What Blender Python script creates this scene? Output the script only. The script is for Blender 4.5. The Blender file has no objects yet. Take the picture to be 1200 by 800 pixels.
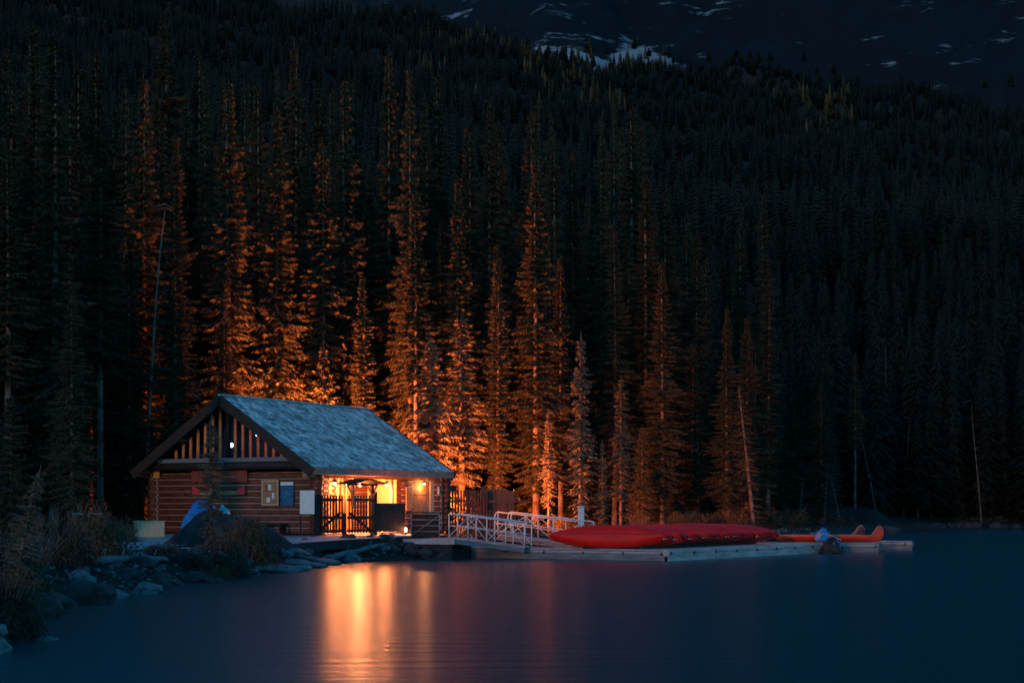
import bpy, math, random
import numpy as np
from mathutils import Vector, Matrix, Euler, noise as mnoise
random.seed(7); RNG = np.random.default_rng(7)
sc = bpy.context.scene
COL = sc.collection
PI = math.pi
F, HZ, CAMH = 1800.0, 593.0, 2.2            # focal length in photo pixels, horizon row, eye height above the water

def P(px, py, Y):                            # a photo pixel at depth Y as a world point
    return Vector(((px-600)/F*Y, Y, CAMH-(py-HZ)/F*Y))

# ------------------------------------------------------------------ materials
def mat(name, col, rough=0.7, spec=0.3, metal=0.0, var=0.0, vscale=3.0, bump=0.0, bscale=20.0, col2=None, stretch=None, emit=None, estr=0.0, isl=0.0, coat=0.0):
    m = bpy.data.materials.new(name); m.use_nodes = True
    nt = m.node_tree; N = nt.nodes; L = nt.links
    b = N['Principled BSDF']
    b.inputs['Base Color'].default_value = (*col, 1); b.inputs['Roughness'].default_value = rough
    b.inputs['Specular IOR Level'].default_value = spec; b.inputs['Metallic'].default_value = metal
    b.inputs['Coat Weight'].default_value = coat
    tc = N.new('ShaderNodeTexCoord'); mp = N.new('ShaderNodeMapping')
    L.new(tc.outputs['Object'], mp.inputs['Vector'])
    if stretch: mp.inputs['Scale'].default_value = stretch
    if var > 0 or col2:
        n = N.new('ShaderNodeTexNoise'); n.inputs['Scale'].default_value = vscale; n.inputs['Detail'].default_value = 6
        n.inputs['Roughness'].default_value = 0.65
        L.new(mp.outputs[0], n.inputs['Vector'])
        r = N.new('ShaderNodeValToRGB')
        c2 = col2 if col2 else tuple(c*(1-var) for c in col)
        c1 = col if col2 else tuple(min(1, c*(1+var)) for c in col)
        r.color_ramp.elements[0].position = 0.35; r.color_ramp.elements[0].color = (*c2, 1)
        r.color_ramp.elements[1].position = 0.65; r.color_ramp.elements[1].color = (*c1, 1)
        L.new(n.outputs['Fac'], r.inputs[0]); out = r.outputs[0]
        if isl > 0:
            g = N.new('ShaderNodeNewGeometry'); mr = N.new('ShaderNodeMapRange')
            mr.inputs['To Min'].default_value = 1-isl; mr.inputs['To Max'].default_value = 1+isl
            L.new(g.outputs['Random Per Island'], mr.inputs['Value'])
            mx = N.new('ShaderNodeVectorMath'); mx.operation = 'SCALE'
            L.new(out, mx.inputs[0]); L.new(mr.outputs[0], mx.inputs['Scale']); out = mx.outputs[0]
        L.new(out, b.inputs['Base Color'])
    if bump > 0:
        n2 = N.new('ShaderNodeTexNoise'); n2.inputs['Scale'].default_value = bscale; n2.inputs['Detail'].default_value = 5
        L.new(mp.outputs[0], n2.inputs['Vector'])
        bp = N.new('ShaderNodeBump'); bp.inputs['Strength'].default_value = bump; bp.inputs['Distance'].default_value = 0.03
        L.new(n2.outputs['Fac'], bp.inputs['Height']); L.new(bp.outputs[0], b.inputs['Normal'])
    if emit:
        b.inputs['Emission Color'].default_value = (*emit, 1); b.inputs['Emission Strength'].default_value = estr
    return m

M = {}
M['log'] = mat('log', (0.135, 0.040, 0.021), 0.6, 0.3, var=0.45, vscale=2.5, bump=0.4, bscale=14, stretch=(1, 1, 3))
M['chink'] = mat('chink', (0.42, 0.30, 0.24), 0.9, var=0.2)
M['shingle'] = mat('shingle', (0.66, 0.52, 0.46), 0.75, 0.35, var=0.25, vscale=1.2, bump=0.4, bscale=30, isl=0.5)
M['darkwood'] = mat('darkwood', (0.030, 0.018, 0.013), 0.7, var=0.4, vscale=4, bump=0.3)
M['fascia'] = mat('fascia', (0.42, 0.17, 0.11), 0.6, var=0.3, vscale=3, bump=0.2)
M['post'] = mat('post', (0.78, 0.19, 0.06), 0.6, var=0.3, vscale=6, bump=0.2)
M['board'] = mat('board', (0.34, 0.17, 0.075), 0.6, var=0.25, vscale=4, stretch=(6, 6, 0.6), bump=0.2)
M['paleboard'] = mat('paleboard', (0.50, 0.36, 0.20), 0.6, var=0.2, vscale=4, stretch=(6, 6, 0.6), bump=0.2)
M['redboard'] = mat('redboard', (0.13, 0.042, 0.024), 0.6, var=0.4, vscale=3, stretch=(5, 5, 0.5), bump=0.2)
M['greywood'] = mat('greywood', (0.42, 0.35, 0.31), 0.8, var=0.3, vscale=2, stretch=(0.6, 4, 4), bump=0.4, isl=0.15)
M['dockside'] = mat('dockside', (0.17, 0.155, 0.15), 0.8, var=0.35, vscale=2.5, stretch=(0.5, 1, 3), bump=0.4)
M['wetwood'] = mat('wetwood', (0.028, 0.024, 0.02), 0.8, var=0.4, vscale=3)
M['gatewood'] = mat('gatewood', (0.018, 0.012, 0.010), 0.65, var=0.4, vscale=5)
M['sign_white'] = mat('sign_white', (0.80, 0.66, 0.55), 0.6, var=0.08, vscale=3)
M['paper'] = mat('paper', (0.7, 0.68, 0.62), 0.6, var=0.1, vscale=20)
M['poster_blue'] = mat('poster_blue', (0.02, 0.07, 0.16), 0.4, col2=(0.03, 0.16, 0.22), vscale=5)
M['ink'] = mat('ink', (0.03, 0.03, 0.035), 0.6)
M['sign_red'] = mat('sign_red', (0.26, 0.05, 0.028), 0.5, var=0.25, vscale=3)
M['pinkred'] = mat('pinkred', (0.55, 0.05, 0.06), 0.5, var=0.15)
M['orange'] = mat('orange', (0.62, 0.22, 0.06), 0.5, var=0.15, vscale=8)
M['rail'] = mat('rail', (0.70, 0.60, 0.54), 0.45, 0.5, var=0.15, vscale=6)
M['railgrey'] = mat('railgrey', (0.22, 0.22, 0.23), 0.5, 0.5, var=0.2, vscale=6)
M['canoe'] = mat('canoe', (0.88, 0.010, 0.005), 0.55, 0.25, var=0.16, vscale=1.3, bump=0.05, bscale=6)
nt_c = M['canoe'].node_tree; bs_c = nt_c.nodes['Principled BSDF']; lk = bs_c.inputs['Base Color'].links[0]; src_ = lk.from_socket
oi_ = nt_c.nodes.new('ShaderNodeObjectInfo'); mr_ = nt_c.nodes.new('ShaderNodeMapRange'); mr_.inputs['To Min'].default_value = .70; mr_.inputs['To Max'].default_value = 1.08
sc_n = nt_c.nodes.new('ShaderNodeVectorMath'); sc_n.operation = 'SCALE'; nt_c.links.new(oi_.outputs['Random'], mr_.inputs['Value']); nt_c.links.new(src_, sc_n.inputs[0]); nt_c.links.new(mr_.outputs[0], sc_n.inputs['Scale']); nt_c.links.new(sc_n.outputs[0], bs_c.inputs['Base Color'])
M['canoe_dark'] = mat('canoe_dark', (0.20, 0.02, 0.025), 0.4, 0.5, var=0.2, vscale=2)
M['canoe_orange'] = mat('canoe_orange', (0.85, 0.045, 0.010), 0.4, 0.4, var=0.12, vscale=2)
M['canoe_in'] = mat('canoe_in', (0.30, 0.03, 0.03), 0.6, var=0.2)
M['gunwale'] = mat('gunwale', (0.40, 0.26, 0.16), 0.5, var=0.2)
M['decal'] = mat('decal', (0.75, 0.72, 0.70), 0.5, var=0.2, vscale=25)
M['tarp_blue'] = mat('tarp_blue', (0.02, 0.17, 0.38), 0.5, 0.4, var=0.3, vscale=4, bump=0.8, bscale=5)
M['tarp_teal'] = mat('tarp_teal', (0.08, 0.42, 0.40), 0.5, 0.4, var=0.3, vscale=4, bump=0.6, bscale=6)
M['tarp_dark'] = mat('tarp_dark', (0.035, 0.028, 0.025), 0.8, 0.2, var=0.5, vscale=2.5, bump=0.8, bscale=4)
M['bark'] = mat('bark', (0.13, 0.085, 0.062), 0.85, 0.15, var=0.45, vscale=3, stretch=(4, 4, 0.7), bump=0.6, bscale=9)
M['deadbark'] = mat('deadbark', (0.19, 0.13, 0.095), 0.85, 0.15, var=0.4, vscale=2.5, stretch=(4, 4, 0.6), bump=0.5, bscale=9)
M['rock'] = mat('rock', (0.050, 0.042, 0.038), 0.85, 0.25, var=0.45, vscale=2.2, bump=0.8, bscale=5)
M['palerock'] = mat('palerock', (0.16, 0.135, 0.125), 0.8, 0.3, var=0.35, vscale=2.5, bump=0.7, bscale=6)
M['gravel'] = mat('gravel', (0.11, 0.105, 0.10), 0.9, var=0.5, vscale=4, bump=0.5, isl=0.45)
M['drift'] = mat('drift', (0.17, 0.165, 0.16), 0.85, var=0.3, vscale=3, stretch=(0.6, 4, 4), bump=0.5)
M['path'] = mat('path', (0.38, 0.32, 0.30), 0.85, 0.25, var=0.15, vscale=1.2, bump=0.3, bscale=25)
M['shrub'] = mat('shrub', (0.06, 0.046, 0.026), 0.8, 0.15, col2=(0.022, 0.022, 0.014), vscale=1.5, isl=0.5)
M['shrub_amber'] = mat('shrub_amber', (0.16, 0.078, 0.028), 0.8, 0.15, col2=(0.075, 0.048, 0.022), vscale=1.5, isl=0.5)
M['shrub_green'] = mat('shrub_green', (0.06, 0.085, 0.03), 0.8, 0.15, col2=(0.03, 0.045, 0.02), vscale=1.5, isl=0.5)
M['bluewall'] = mat('bluewall', (0.012, 0.018, 0.07), 0.7, var=0.3, vscale=3)
M['steel'] = mat('steel', (0.42, 0.44, 0.46), 0.45, 0.5, metal=0.4, var=0.15)
M['buoy_red'] = mat('buoy_red', (0.65, 0.06, 0.03), 0.5)
M['buoy_white'] = mat('buoy_white', (0.55, 0.55, 0.55), 0.5)
M['bulb'] = mat('bulb', (1, 0.9, 0.8), 0.4, emit=(1, 0.55, 0.22), estr=14)
M['bulb_cold'] = mat('bulb_cold', (0.8, 0.85, 1), 0.4, emit=(0.75, 0.85, 1.0), estr=1.1)
M['blackmetal'] = mat('blackmetal', (0.02, 0.02, 0.02), 0.5, 0.4)

def foliage(name, a, b, larch=None):
    m = bpy.data.materials.new(name); m.use_nodes = True
    nt = m.node_tree; N = nt.nodes; L = nt.links; bs = N['Principled BSDF']
    bs.inputs['Roughness'].default_value = 0.8; bs.inputs['Specular IOR Level'].default_value = 0.12
    g = N.new('ShaderNodeNewGeometry'); oi = N.new('ShaderNodeObjectInfo')
    r = N.new('ShaderNodeValToRGB'); r.color_ramp.elements[0].color = (*a, 1); r.color_ramp.elements[1].color = (*b, 1)
    ad = N.new('ShaderNodeMath'); ad.operation = 'MULTIPLY_ADD'; ad.inputs[1].default_value = 0.6; ad.inputs[2].default_value = 0
    L.new(g.outputs['Random Per Island'], ad.inputs[0])
    ad2 = N.new('ShaderNodeMath'); ad2.operation = 'MULTIPLY_ADD'; ad2.inputs[1].default_value = 0.4
    L.new(oi.outputs['Random'], ad2.inputs[0]); L.new(ad.outputs[0], ad2.inputs[2])
    L.new(ad2.outputs[0], r.inputs[0]); out = r.outputs[0]
    if larch:
        at = N.new('ShaderNodeAttribute'); at.attribute_name = 'tone'
        mx = N.new('ShaderNodeMixRGB'); L.new(at.outputs['Fac'], mx.inputs[0]); L.new(out, mx.inputs[1]); mx.inputs[2].default_value = (*larch, 1)
        out = mx.outputs[0]
    L.new(out, bs.inputs['Base Color'])
    return m
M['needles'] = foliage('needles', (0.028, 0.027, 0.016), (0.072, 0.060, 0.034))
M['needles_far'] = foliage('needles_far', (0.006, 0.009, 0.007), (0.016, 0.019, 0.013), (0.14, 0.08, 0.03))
M['needles_brown_lit'] = foliage('needles_brown_lit', (0.075, 0.058, 0.038), (0.17, 0.125, 0.08))  # sapling brown; raised albedo stands in for lamp light on pale and young spruces

# ------------------------------------------------------------------ mesh builder
class MB:
    def __init__(s): s.v = []; s.f = []; s.m = []
    def add(s, vs, fs, mi=0):
        o = len(s.v); s.v += [tuple(v) for v in vs]; s.f += [tuple(o+i for i in f) for f in fs]; s.m += [mi]*len(fs); return s
    def box(s, x0, x1, y0, y1, z0, z1, mi=0):
        return s.add([(x0,y0,z0),(x1,y0,z0),(x1,y1,z0),(x0,y1,z0),(x0,y0,z1),(x1,y0,z1),(x1,y1,z1),(x0,y1,z1)],
                     [(0,3,2,1),(4,5,6,7),(0,1,5,4),(1,2,6,5),(2,3,7,6),(3,0,4,7)], mi)
    def beam(s, p, q, w, h, mi=0, up=(0,0,1)):
        p, q = Vector(p), Vector(q); d = (q-p).normalized(); u = Vector(up)
        if abs(d.dot(u)) > 0.98: u = Vector((0,1,0))
        a = d.cross(u).normalized()*w/2; b = a.cross(d).normalized()*h/2
        vs = [p-a-b, p+a-b, p+a+b, p-a+b, q-a-b, q+a-b, q+a+b, q-a+b]
        return s.add(vs, [(0,1,2,3),(7,6,5,4),(0,4,5,1),(1,5,6,2),(2,6,7,3),(3,7,4,0)], mi)
    def cyl(s, p, q, r0, r1=None, n=10, mi=0):
        r1 = r0 if r1 is None else r1
        p, q = Vector(p), Vector(q); d = (q-p).normalized(); u = Vector((0,0,1)) if abs(d.z) < .9 else Vector((1,0,0))
        a = d.cross(u).normalized(); b = d.cross(a)
        vs = [p+(a*math.cos(t)+b*math.sin(t))*r0 for t in [2*PI*i/n for i in range(n)]]+[q+(a*math.cos(t)+b*math.sin(t))*r1 for t in [2*PI*i/n for i in range(n)]]
        fs = [(i, (i+1)%n, n+(i+1)%n, n+i) for i in range(n)]+[tuple(range(n-1,-1,-1)), tuple(range(n,2*n))]
        return s.add(vs, fs, mi)
    def tube(s, pts, r, n=8, mi=0):
        for a, b in zip(pts[:-1], pts[1:]): s.cyl(a, b, r, r, n, mi)
        return s
    def build(s, name, mats, parent=None, smooth=False, bevel=0.0):
        me = bpy.data.meshes.new(name); me.from_pydata(s.v, [], s.f)
        if not isinstance(mats, (list, tuple)): mats = [mats]
        for m in mats: me.materials.append(m)
        if len(mats) > 1: me.polygons.foreach_set('material_index', s.m)
        if smooth: me.polygons.foreach_set('use_smooth', [True]*len(s.f))
        me.update()
        o = bpy.data.objects.new(name, me); COL.objects.link(o)
        if parent: o.parent = parent
        if bevel > 0:
            b = o.modifiers.new('b', 'BEVEL'); b.width = bevel; b.segments = 2; b.limit_method = 'ANGLE'
        return o

def tag(o, label=None, cat=None, group=None, kind=None):
    if label: o['label'] = label
    if cat: o['category'] = cat
    if group: o['group'] = group
    if kind: o['kind'] = kind
    return o
def empty(name, loc=(0,0,0), rz=0, **k):
    o = bpy.data.objects.new(name, None); COL.objects.link(o); o.location = loc; o.rotation_euler = (0, 0, rz)
    o.empty_display_size = 0.3
    return tag(o, **k)
def npmesh(name, v, tris, mats, mi=None, tone=None):
    me = bpy.data.meshes.new(name); nv = len(v); nf = len(tris)
    me.vertices.add(nv); me.vertices.foreach_set('co', np.asarray(v, np.float32).ravel())
    me.loops.add(nf*3); me.loops.foreach_set('vertex_index', np.asarray(tris, np.int32).ravel())
    me.polygons.add(nf); me.polygons.foreach_set('loop_start', np.arange(nf, dtype=np.int32)*3)
    for m in mats: me.materials.append(m)
    if mi is not None: me.polygons.foreach_set('material_index', np.asarray(mi, np.int32))
    me.update(calc_edges=True); me.validate()
    if tone is not None:
        a = me.attributes.new('tone', 'FLOAT', 'POINT'); a.data.foreach_set('value', np.asarray(tone, np.float32))
    return me

# ------------------------------------------------------------------ terrain
SHORE = [(-7.5,-400),(-6.8,0),(-7.0,12),(-7.4,21.8),(-8.1,26),(-9.3,31.7),(-9.8,36),(-9.2,38.4),(-9.1,44.5),(-8.1,48.9),(-7.1,55.8),(-6.7,60),(-5.6,62.8),
         (-3.9,63.9),(-3,67),(-1,72),(4,75),(9,77.5),(14,81),(20,95),(30,122),(38,150),(46,158),(52,151),(60,148),(75,150),(150,165),(400,260),(1500,620)]
SP = np.array(SHORE, float)
POLY = np.vstack([SP, [[1500,-400]]])
def shore_dist(x, y):
    x = np.asarray(x, float); y = np.asarray(y, float); d = np.full(x.shape, 1e9)
    for (ax, ay), (bx, by) in zip(SP[:-1], SP[1:]):
        dx, dy = bx-ax, by-ay; t = np.clip(((x-ax)*dx+(y-ay)*dy)/(dx*dx+dy*dy), 0, 1)
        d = np.minimum(d, np.hypot(x-ax-t*dx, y-ay-t*dy))
    ins = np.zeros(x.shape, bool); n = len(POLY)
    for i in range(n):
        ax, ay = POLY[i]; bx, by = POLY[(i+1) % n]
        if ay == by: continue
        c = ((ay > y) != (by > y)) & (x < (bx-ax)*(y-ay)/(by-ay)+ax)
        ins ^= c
    return np.where(ins, -d, d)
def sst(t): t = np.clip(t, 0, 1); return t*t*(3-2*t)
def treeline(x): return 1175-1.0*np.maximum(x-200, 0)-2.0*np.minimum(x-35, 0)+45*np.exp(-((x-118)/24)**2)
def height(x, y):
    x = np.asarray(x, float)
    d = shore_dist(x, y)
    z = np.where(d < 0, -0.15+d*0.12, -0.15+.93*sst((d+.15)/1.9))
    z = np.maximum(z, -4)
    e = np.maximum(d-21, 0); e = np.where(e < 14, e*e/28, e-7)
    k = 1+0.06*sst((np.asarray(x)-60)/350)*sst((np.asarray(y)-250)/400)
    z = z+(0.275*e+0.00006*e*e)*k
    z = z+0.55*np.maximum(e-(treeline(x)+10), 0)
    amp = np.clip(e/60, 0, 1)*1.2+np.clip(e/500, 0, 1)*9
    fx = np.sin(x*0.031+1.3)*np.cos(y*0.023)+0.5*np.sin(x*0.071+y*0.05)+0.25*np.sin(x*.17-y*.11)
    return z+amp*fx
def hz(x, y): return float(height(np.array([x]), np.array([y]))[0])

ys = [-60]; 
while ys[-1] < 1900: ys.append(ys[-1]+(4 if ys[-1] < 12 else max(0.55, 0.0125*ys[-1]**1.0 if ys[-1] > 44 else 0.55)))
ys = np.array(ys); us = np.linspace(-1, 1, 281)
GX, GY = np.meshgrid(us, ys); GX = GX*(42+np.maximum(GY, 0)*0.62)
GZ = height(GX, GY)
flat = GZ.ravel().copy(); gx = GX.ravel(); gy = GY.ravel()
dd = shore_dist(gx, gy)
for i in range(len(flat)):
    if gy[i] < 130: flat[i] += 0.10*mnoise.noise((gx[i]*0.9, gy[i]*0.9, 0))*min(1, max(0, dd[i]+1))
    else:
        r = mnoise.fractal((gx[i]*.012, gy[i]*.012, 0), 0.9, 2.1, 6)
        hi = min(1, max(0, (dd[i]-750)/150)); flat[i] += r*(2+9*hi)

plot = np.exp(-(((gx+11)/9)**2+((gy-70)/10)**2)**3); flat = flat*(1-plot)+0.78*plot
RZG = flat.reshape(GZ.shape)
def ground(x, y):
    x = np.asarray(x, float); y = np.asarray(y, float); r = np.clip(np.searchsorted(ys, y)-1, 0, len(ys)-2); fr = np.clip((y-ys[r])/(ys[r+1]-ys[r]), 0, 1)
    c = np.clip((x/(42+np.maximum(y, 0)*.62)+1)/2*280, 0, 279.999); ci = c.astype(int); fc = c-ci
    return (RZG[r,ci]*(1-fc)+RZG[r,ci+1]*fc)*(1-fr)+(RZG[r+1,ci]*(1-fc)+RZG[r+1,ci+1]*fc)*fr
def hz(x, y): return float(ground(np.array([x]), np.array([y]))[0])
R, C = GX.shape
idx = np.arange(R*C).reshape(R, C)
q = np.stack([idx[:-1,:-1], idx[:-1,1:], idx[1:,1:], idx[1:,:-1]], -1).reshape(-1, 4)
tris = np.vstack([q[:, [0,1,2]], q[:, [0,2,3]]])
gm = bpy.data.materials.new('terrain'); gm.use_nodes = True
nt = gm.node_tree; N = nt.nodes; L = nt.links; bs = N['Principled BSDF']; bs.inputs['Roughness'].default_value = .9; bs.inputs['Specular IOR Level'].default_value = .15
geo = N.new('ShaderNodeNewGeometry'); sx = N.new('ShaderNodeSeparateXYZ'); L.new(geo.outputs['Position'], sx.inputs[0])
n1 = N.new('ShaderNodeTexNoise'); n1.inputs['Scale'].default_value = 0.6; n1.inputs['Detail'].default_value = 9; L.new(geo.outputs['Position'], n1.inputs['Vector'])
r1 = N.new('ShaderNodeValToRGB'); r1.color_ramp.elements[0].color = (.009,.008,.006,1); r1.color_ramp.elements[1].color = (.036,.028,.020,1)
r1.color_ramp.elements[0].position = .3; r1.color_ramp.elements[1].position = .7; L.new(n1.outputs['Fac'], r1.inputs[0])
# rock with snow lying in patches, above the tree line
mp = N.new('ShaderNodeMapping'); mp.inputs['Scale'].default_value = (0.012, 0.012, 0.06); L.new(geo.outputs['Position'], mp.inputs[0])
n2 = N.new('ShaderNodeTexNoise'); n2.inputs['Scale'].default_value = 1.0; n2.inputs['Detail'].default_value = 12; n2.inputs['Roughness'].default_value = .72; L.new(mp.outputs[0], n2.inputs['Vector'])
rs = N.new('ShaderNodeValToRGB'); rs.color_ramp.elements[0].position = .59; rs.color_ramp.elements[1].position = .66; rs.color_ramp.elements[0].color = (.005,.008,.011,1); rs.color_ramp.elements[1].color = (.24,.25,.26,1)
sa = N.new('ShaderNodeAttribute'); sa.attribute_name = 'snow'; sm2 = N.new('ShaderNodeMath'); sm2.operation = 'MULTIPLY_ADD'; sm2.inputs[1].default_value = .34; L.new(sa.outputs['Fac'], sm2.inputs[0]); L.new(n2.outputs['Fac'], sm2.inputs[2])
L.new(sm2.outputs[0], rs.inputs[0])
n4 = N.new('ShaderNodeAttribute'); n4.attribute_name = 'tone'
mx = N.new('ShaderNodeMixRGB'); L.new(n4.outputs['Fac'], mx.inputs[0]); L.new(r1.outputs[0], mx.inputs[1]); L.new(rs.outputs[0], mx.inputs[2])
L.new(mx.outputs[0], bs.inputs['Base Color'])
bp = N.new('ShaderNodeBump'); bp.inputs['Strength'].default_value = .8; bp.inputs['Distance'].default_value = .15; n3 = N.new('ShaderNodeTexNoise'); n3.inputs['Scale'].default_value = 4; n3.inputs['Detail'].default_value = 8
L.new(geo.outputs['Position'], n3.inputs['Vector']); L.new(n3.outputs['Fac'], bp.inputs['Height']); L.new(bp.outputs[0], bs.inputs['Normal'])
ro = np.clip((dd-treeline(gx))/30, 0, 1)
tm = npmesh('hillside', np.stack([gx, gy, flat], 1), tris, [gm], tone=ro)
a_ = tm.attributes.new('snow','FLOAT','POINT'); fr_ = dd-treeline(gx)
sn = np.exp(-((fr_-30)/24)**2)*np.clip((gx-5)/30,0,1)*np.clip((192-gx)/20,0,1)*np.clip((gy-700)/100,0,1)
a_.data.foreach_set('value', sn.astype(np.float32))
tm.polygons.foreach_set('use_smooth', [True]*len(tm.polygons))
to = bpy.data.objects.new('terrain', tm); COL.objects.link(to); tag(to, kind='structure')

# lake
wm = bpy.data.materials.new('lake_water'); wm.use_nodes = True
nt = wm.node_tree; N = nt.nodes; L = nt.links; bs = N['Principled BSDF']
bs.inputs['Base Color'].default_value = (0.0, 0.054, 0.052, 1); bs.inputs['Roughness'].default_value = 0.27
bs.inputs['IOR'].default_value = 1.333; bs.inputs['Specular IOR Level'].default_value = 0.30
geo = N.new('ShaderNodeNewGeometry')
def wav(scale, sxyz, detail):
    mp = N.new('ShaderNodeMapping'); mp.inputs['Scale'].default_value = sxyz; L.new(geo.outputs['Position'], mp.inputs[0])
    n = N.new('ShaderNodeTexNoise'); n.inputs['Scale'].default_value = scale; n.inputs['Detail'].default_value = detail; L.new(mp.outputs[0], n.inputs['Vector']); return n
w1 = wav(1.0, (0.35, 2.0, 1), 3); w2 = wav(1.0, (2.5, 9.0, 1), 2)
b1 = N.new('ShaderNodeBump'); b1.inputs['Strength'].default_value = .5; b1.inputs['Distance'].default_value = .05; L.new(w1.outputs['Fac'], b1.inputs['Height'])
b2 = N.new('ShaderNodeBump'); b2.inputs['Strength'].default_value = .35; b2.inputs['Distance'].default_value = .012; L.new(w2.outputs['Fac'], b2.inputs['Height']); L.new(b1.outputs[0], b2.inputs['Normal'])
L.new(b2.outputs[0], bs.inputs['Normal'])
tag(MB().add([(-60,-400,0),(1500,-400,0),(1500,700,0),(-60,700,0)], [(0,1,2,3)]).build('lake_water', wm), kind='structure')

# path in front of the boathouse, a raised slab with a log edge
PZ = 0.96
near = [(-17,45.8,.84),(-12.8,47.6,.83),(-10.9,50,.82),(-8.7,53.6,.82),(-7.95,57.4,.83),(-6.9,60.8,.86),(-5.5,63.3,.90),(-3.9,65.4,.93),(-2.9,68.2,.94)]
far = [(-21,60,.96),(-19,66,.96),(-15.2,70.4,.96),(-13.2,69.2,.96),(-11.4,68.0,.96),(-9.6,67.0,.96),(-7.6,66.6,.96),(-6.2,69.5,.96),(-4.2,73.2,.96)]
pb = MB(); n = len(near)
for i in range(n-1):
    for j in range(4):
        c = []
        for (k, t) in ((i,j/4),(i+1,j/4),(i+1,(j+1)/4),(i,(j+1)/4)):
            p, q_ = Vector(near[k]), Vector(far[k]); tt_ = t; v = p.lerp(q_, tt_); v.z = p.z+(q_.z-p.z)*min(1,t*1.6); c.append(v)
        pb.add(c, [(0,1,2,3)])
    a, b = Vector(near[i]), Vector(near[i+1]); pb.add([a, b, b-Vector((0,0,.35)), a-Vector((0,0,.35))], [(3,2,1,0)], 1)
tag(pb.build('path', [M['path'], M['wetwood']]), kind='structure')

# ------------------------------------------------------------------ boathouse
CX, CY, CZ = -8.27, 64.98, 1.0
ROT = math.atan2(.872, .49)
def cw(x, y, z):                             # boathouse local to world
    c, s = math.cos(ROT), math.sin(ROT); return Vector((CX+c*x-s*y, CY+s*x+c*y, CZ+z))
cab = empty('log_boathouse', (CX, CY, CZ), ROT, label='red-brown log boathouse with blue-grey shingle roof and a lit porch', cat='boathouse')
SL, W, EZ, RZ = 10.1, 9.0, 2.73, 5.87
def logs(mb, p0, p1, z0, n, r, sp, jag=0.28, off=0.0, ext0=True, ext1=True):
    p0, p1 = Vector(p0), Vector(p1); d = (p1-p0).normalized()
    for i in range(n):
        a = p0-d*(jag+random.uniform(-.04, .04) if ext0 else 0); b = p1+d*(jag+random.uniform(-.04, .04) if ext1 else 0)
        z = z0+i*sp+off; rr = r*random.uniform(.95, 1.05)
        mb.cyl(a+Vector((0,0,z)), b+Vector((0,0,z)), rr, rr*random.uniform(.92, 1.0), 12, 0)
LR, LS = 0.145, 0.262
def chinks(mb, p0, p1, nrm, z0, n, off=0, depth=.1):
    p0, p1, nrm = Vector(p0), Vector(p1), Vector(nrm)
    for i in range(n):
        z = z0+(i+.5)*LS+off
        mb.beam(p0+nrm*depth+Vector((0,0,z)), p1+nrm*depth+Vector((0,0,z)), .05, .04, 1)
def zig(mb, base, nrm, along, z0, n):
    base, nrm, along = Vector(base), Vector(nrm), Vector(along)
    for i in range(n):
        for k in (0, 1):
            a = base+nrm*.155+along*(.07 if k == 0 else -.07)+Vector((0,0,z0+(i+k*.5-.5)*LS)); b = base+nrm*.155+along*(-.07 if k == 0 else .07)+Vector((0,0,z0+(i+k*.5)*LS))
            mb.beam(a, b, .035, .035, 1)
# front gable log wall (plane x=0)
w = MB(); logs(w, (0,0,0), (0,W,0), .15, 10, LR, LS); chinks(w, (0,.25,0), (0,W-.2,0), (-1,0,0), .15, 9); zig(w, (0,W-.25,0), (-1,0,0), (0,1,0), .15, 10)
chinks(w, (0,W,0), (0,W+.28,0), (-1,0,0), .15, 9, .13); w.build('gable_wall', [M['log'], M['chink']], cab, True)
w = MB(); logs(w, (SL,0,0), (SL,W,0), .15, 10, LR, LS); chinks(w, (SL,0,0), (SL,W,0), (1,0,0), .15, 9); w.build('rear_wall', [M['log'], M['chink']], cab, True)
w = MB(); logs(w, (0,W,0), (SL,W,0), .15, 10, LR, LS, off=.13); w.build('back_wall', [M['log'], M['chink']], cab, True)
# side wall: short corner stretch, porch recess, log bay, plank door, corner stretch
w = MB(); logs(w, (0,0,0), (.75,0,0), .15, 10, LR, LS, off=.13, ext1=False); chinks(w, (-.25,0,0), (.75,0,0), (0,-1,0), .15, 9, .13); zig(w, (.12,0,0), (0,-1,0), (1,0,0), .15, 10); w.build('corner_logs', [M['log'], M['chink']], cab, True)
w = MB(); logs(w, (9.15,0,0), (SL+.25,0,0), .15, 10, LR, LS, off=.13, ext0=False); chinks(w, (9.15,0,0), (SL+.5,0,0), (0,-1,0), .15, 9, .13); zig(w, (9.7,0,0), (0,-1,0), (1,0,0), .15, 10); w.build('corner_logs', [M['log'], M['chink']], cab, True)
w = MB(); logs(w, (6.35,0,0), (7.25,0,0), .15, 10, LR, LS, off=.13, ext0=False, ext1=False); chinks(w, (6.35,0,0), (7.25,0,0), (0,-1,0), .15, 9, .13); w.build('log_bay', [M['log'], M['chink']], cab, True)
MB().box(6.62,7.1,-.20,-.15,1.0,2.1).build('red_panel', M['orange'], cab, bevel=.01)
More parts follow.
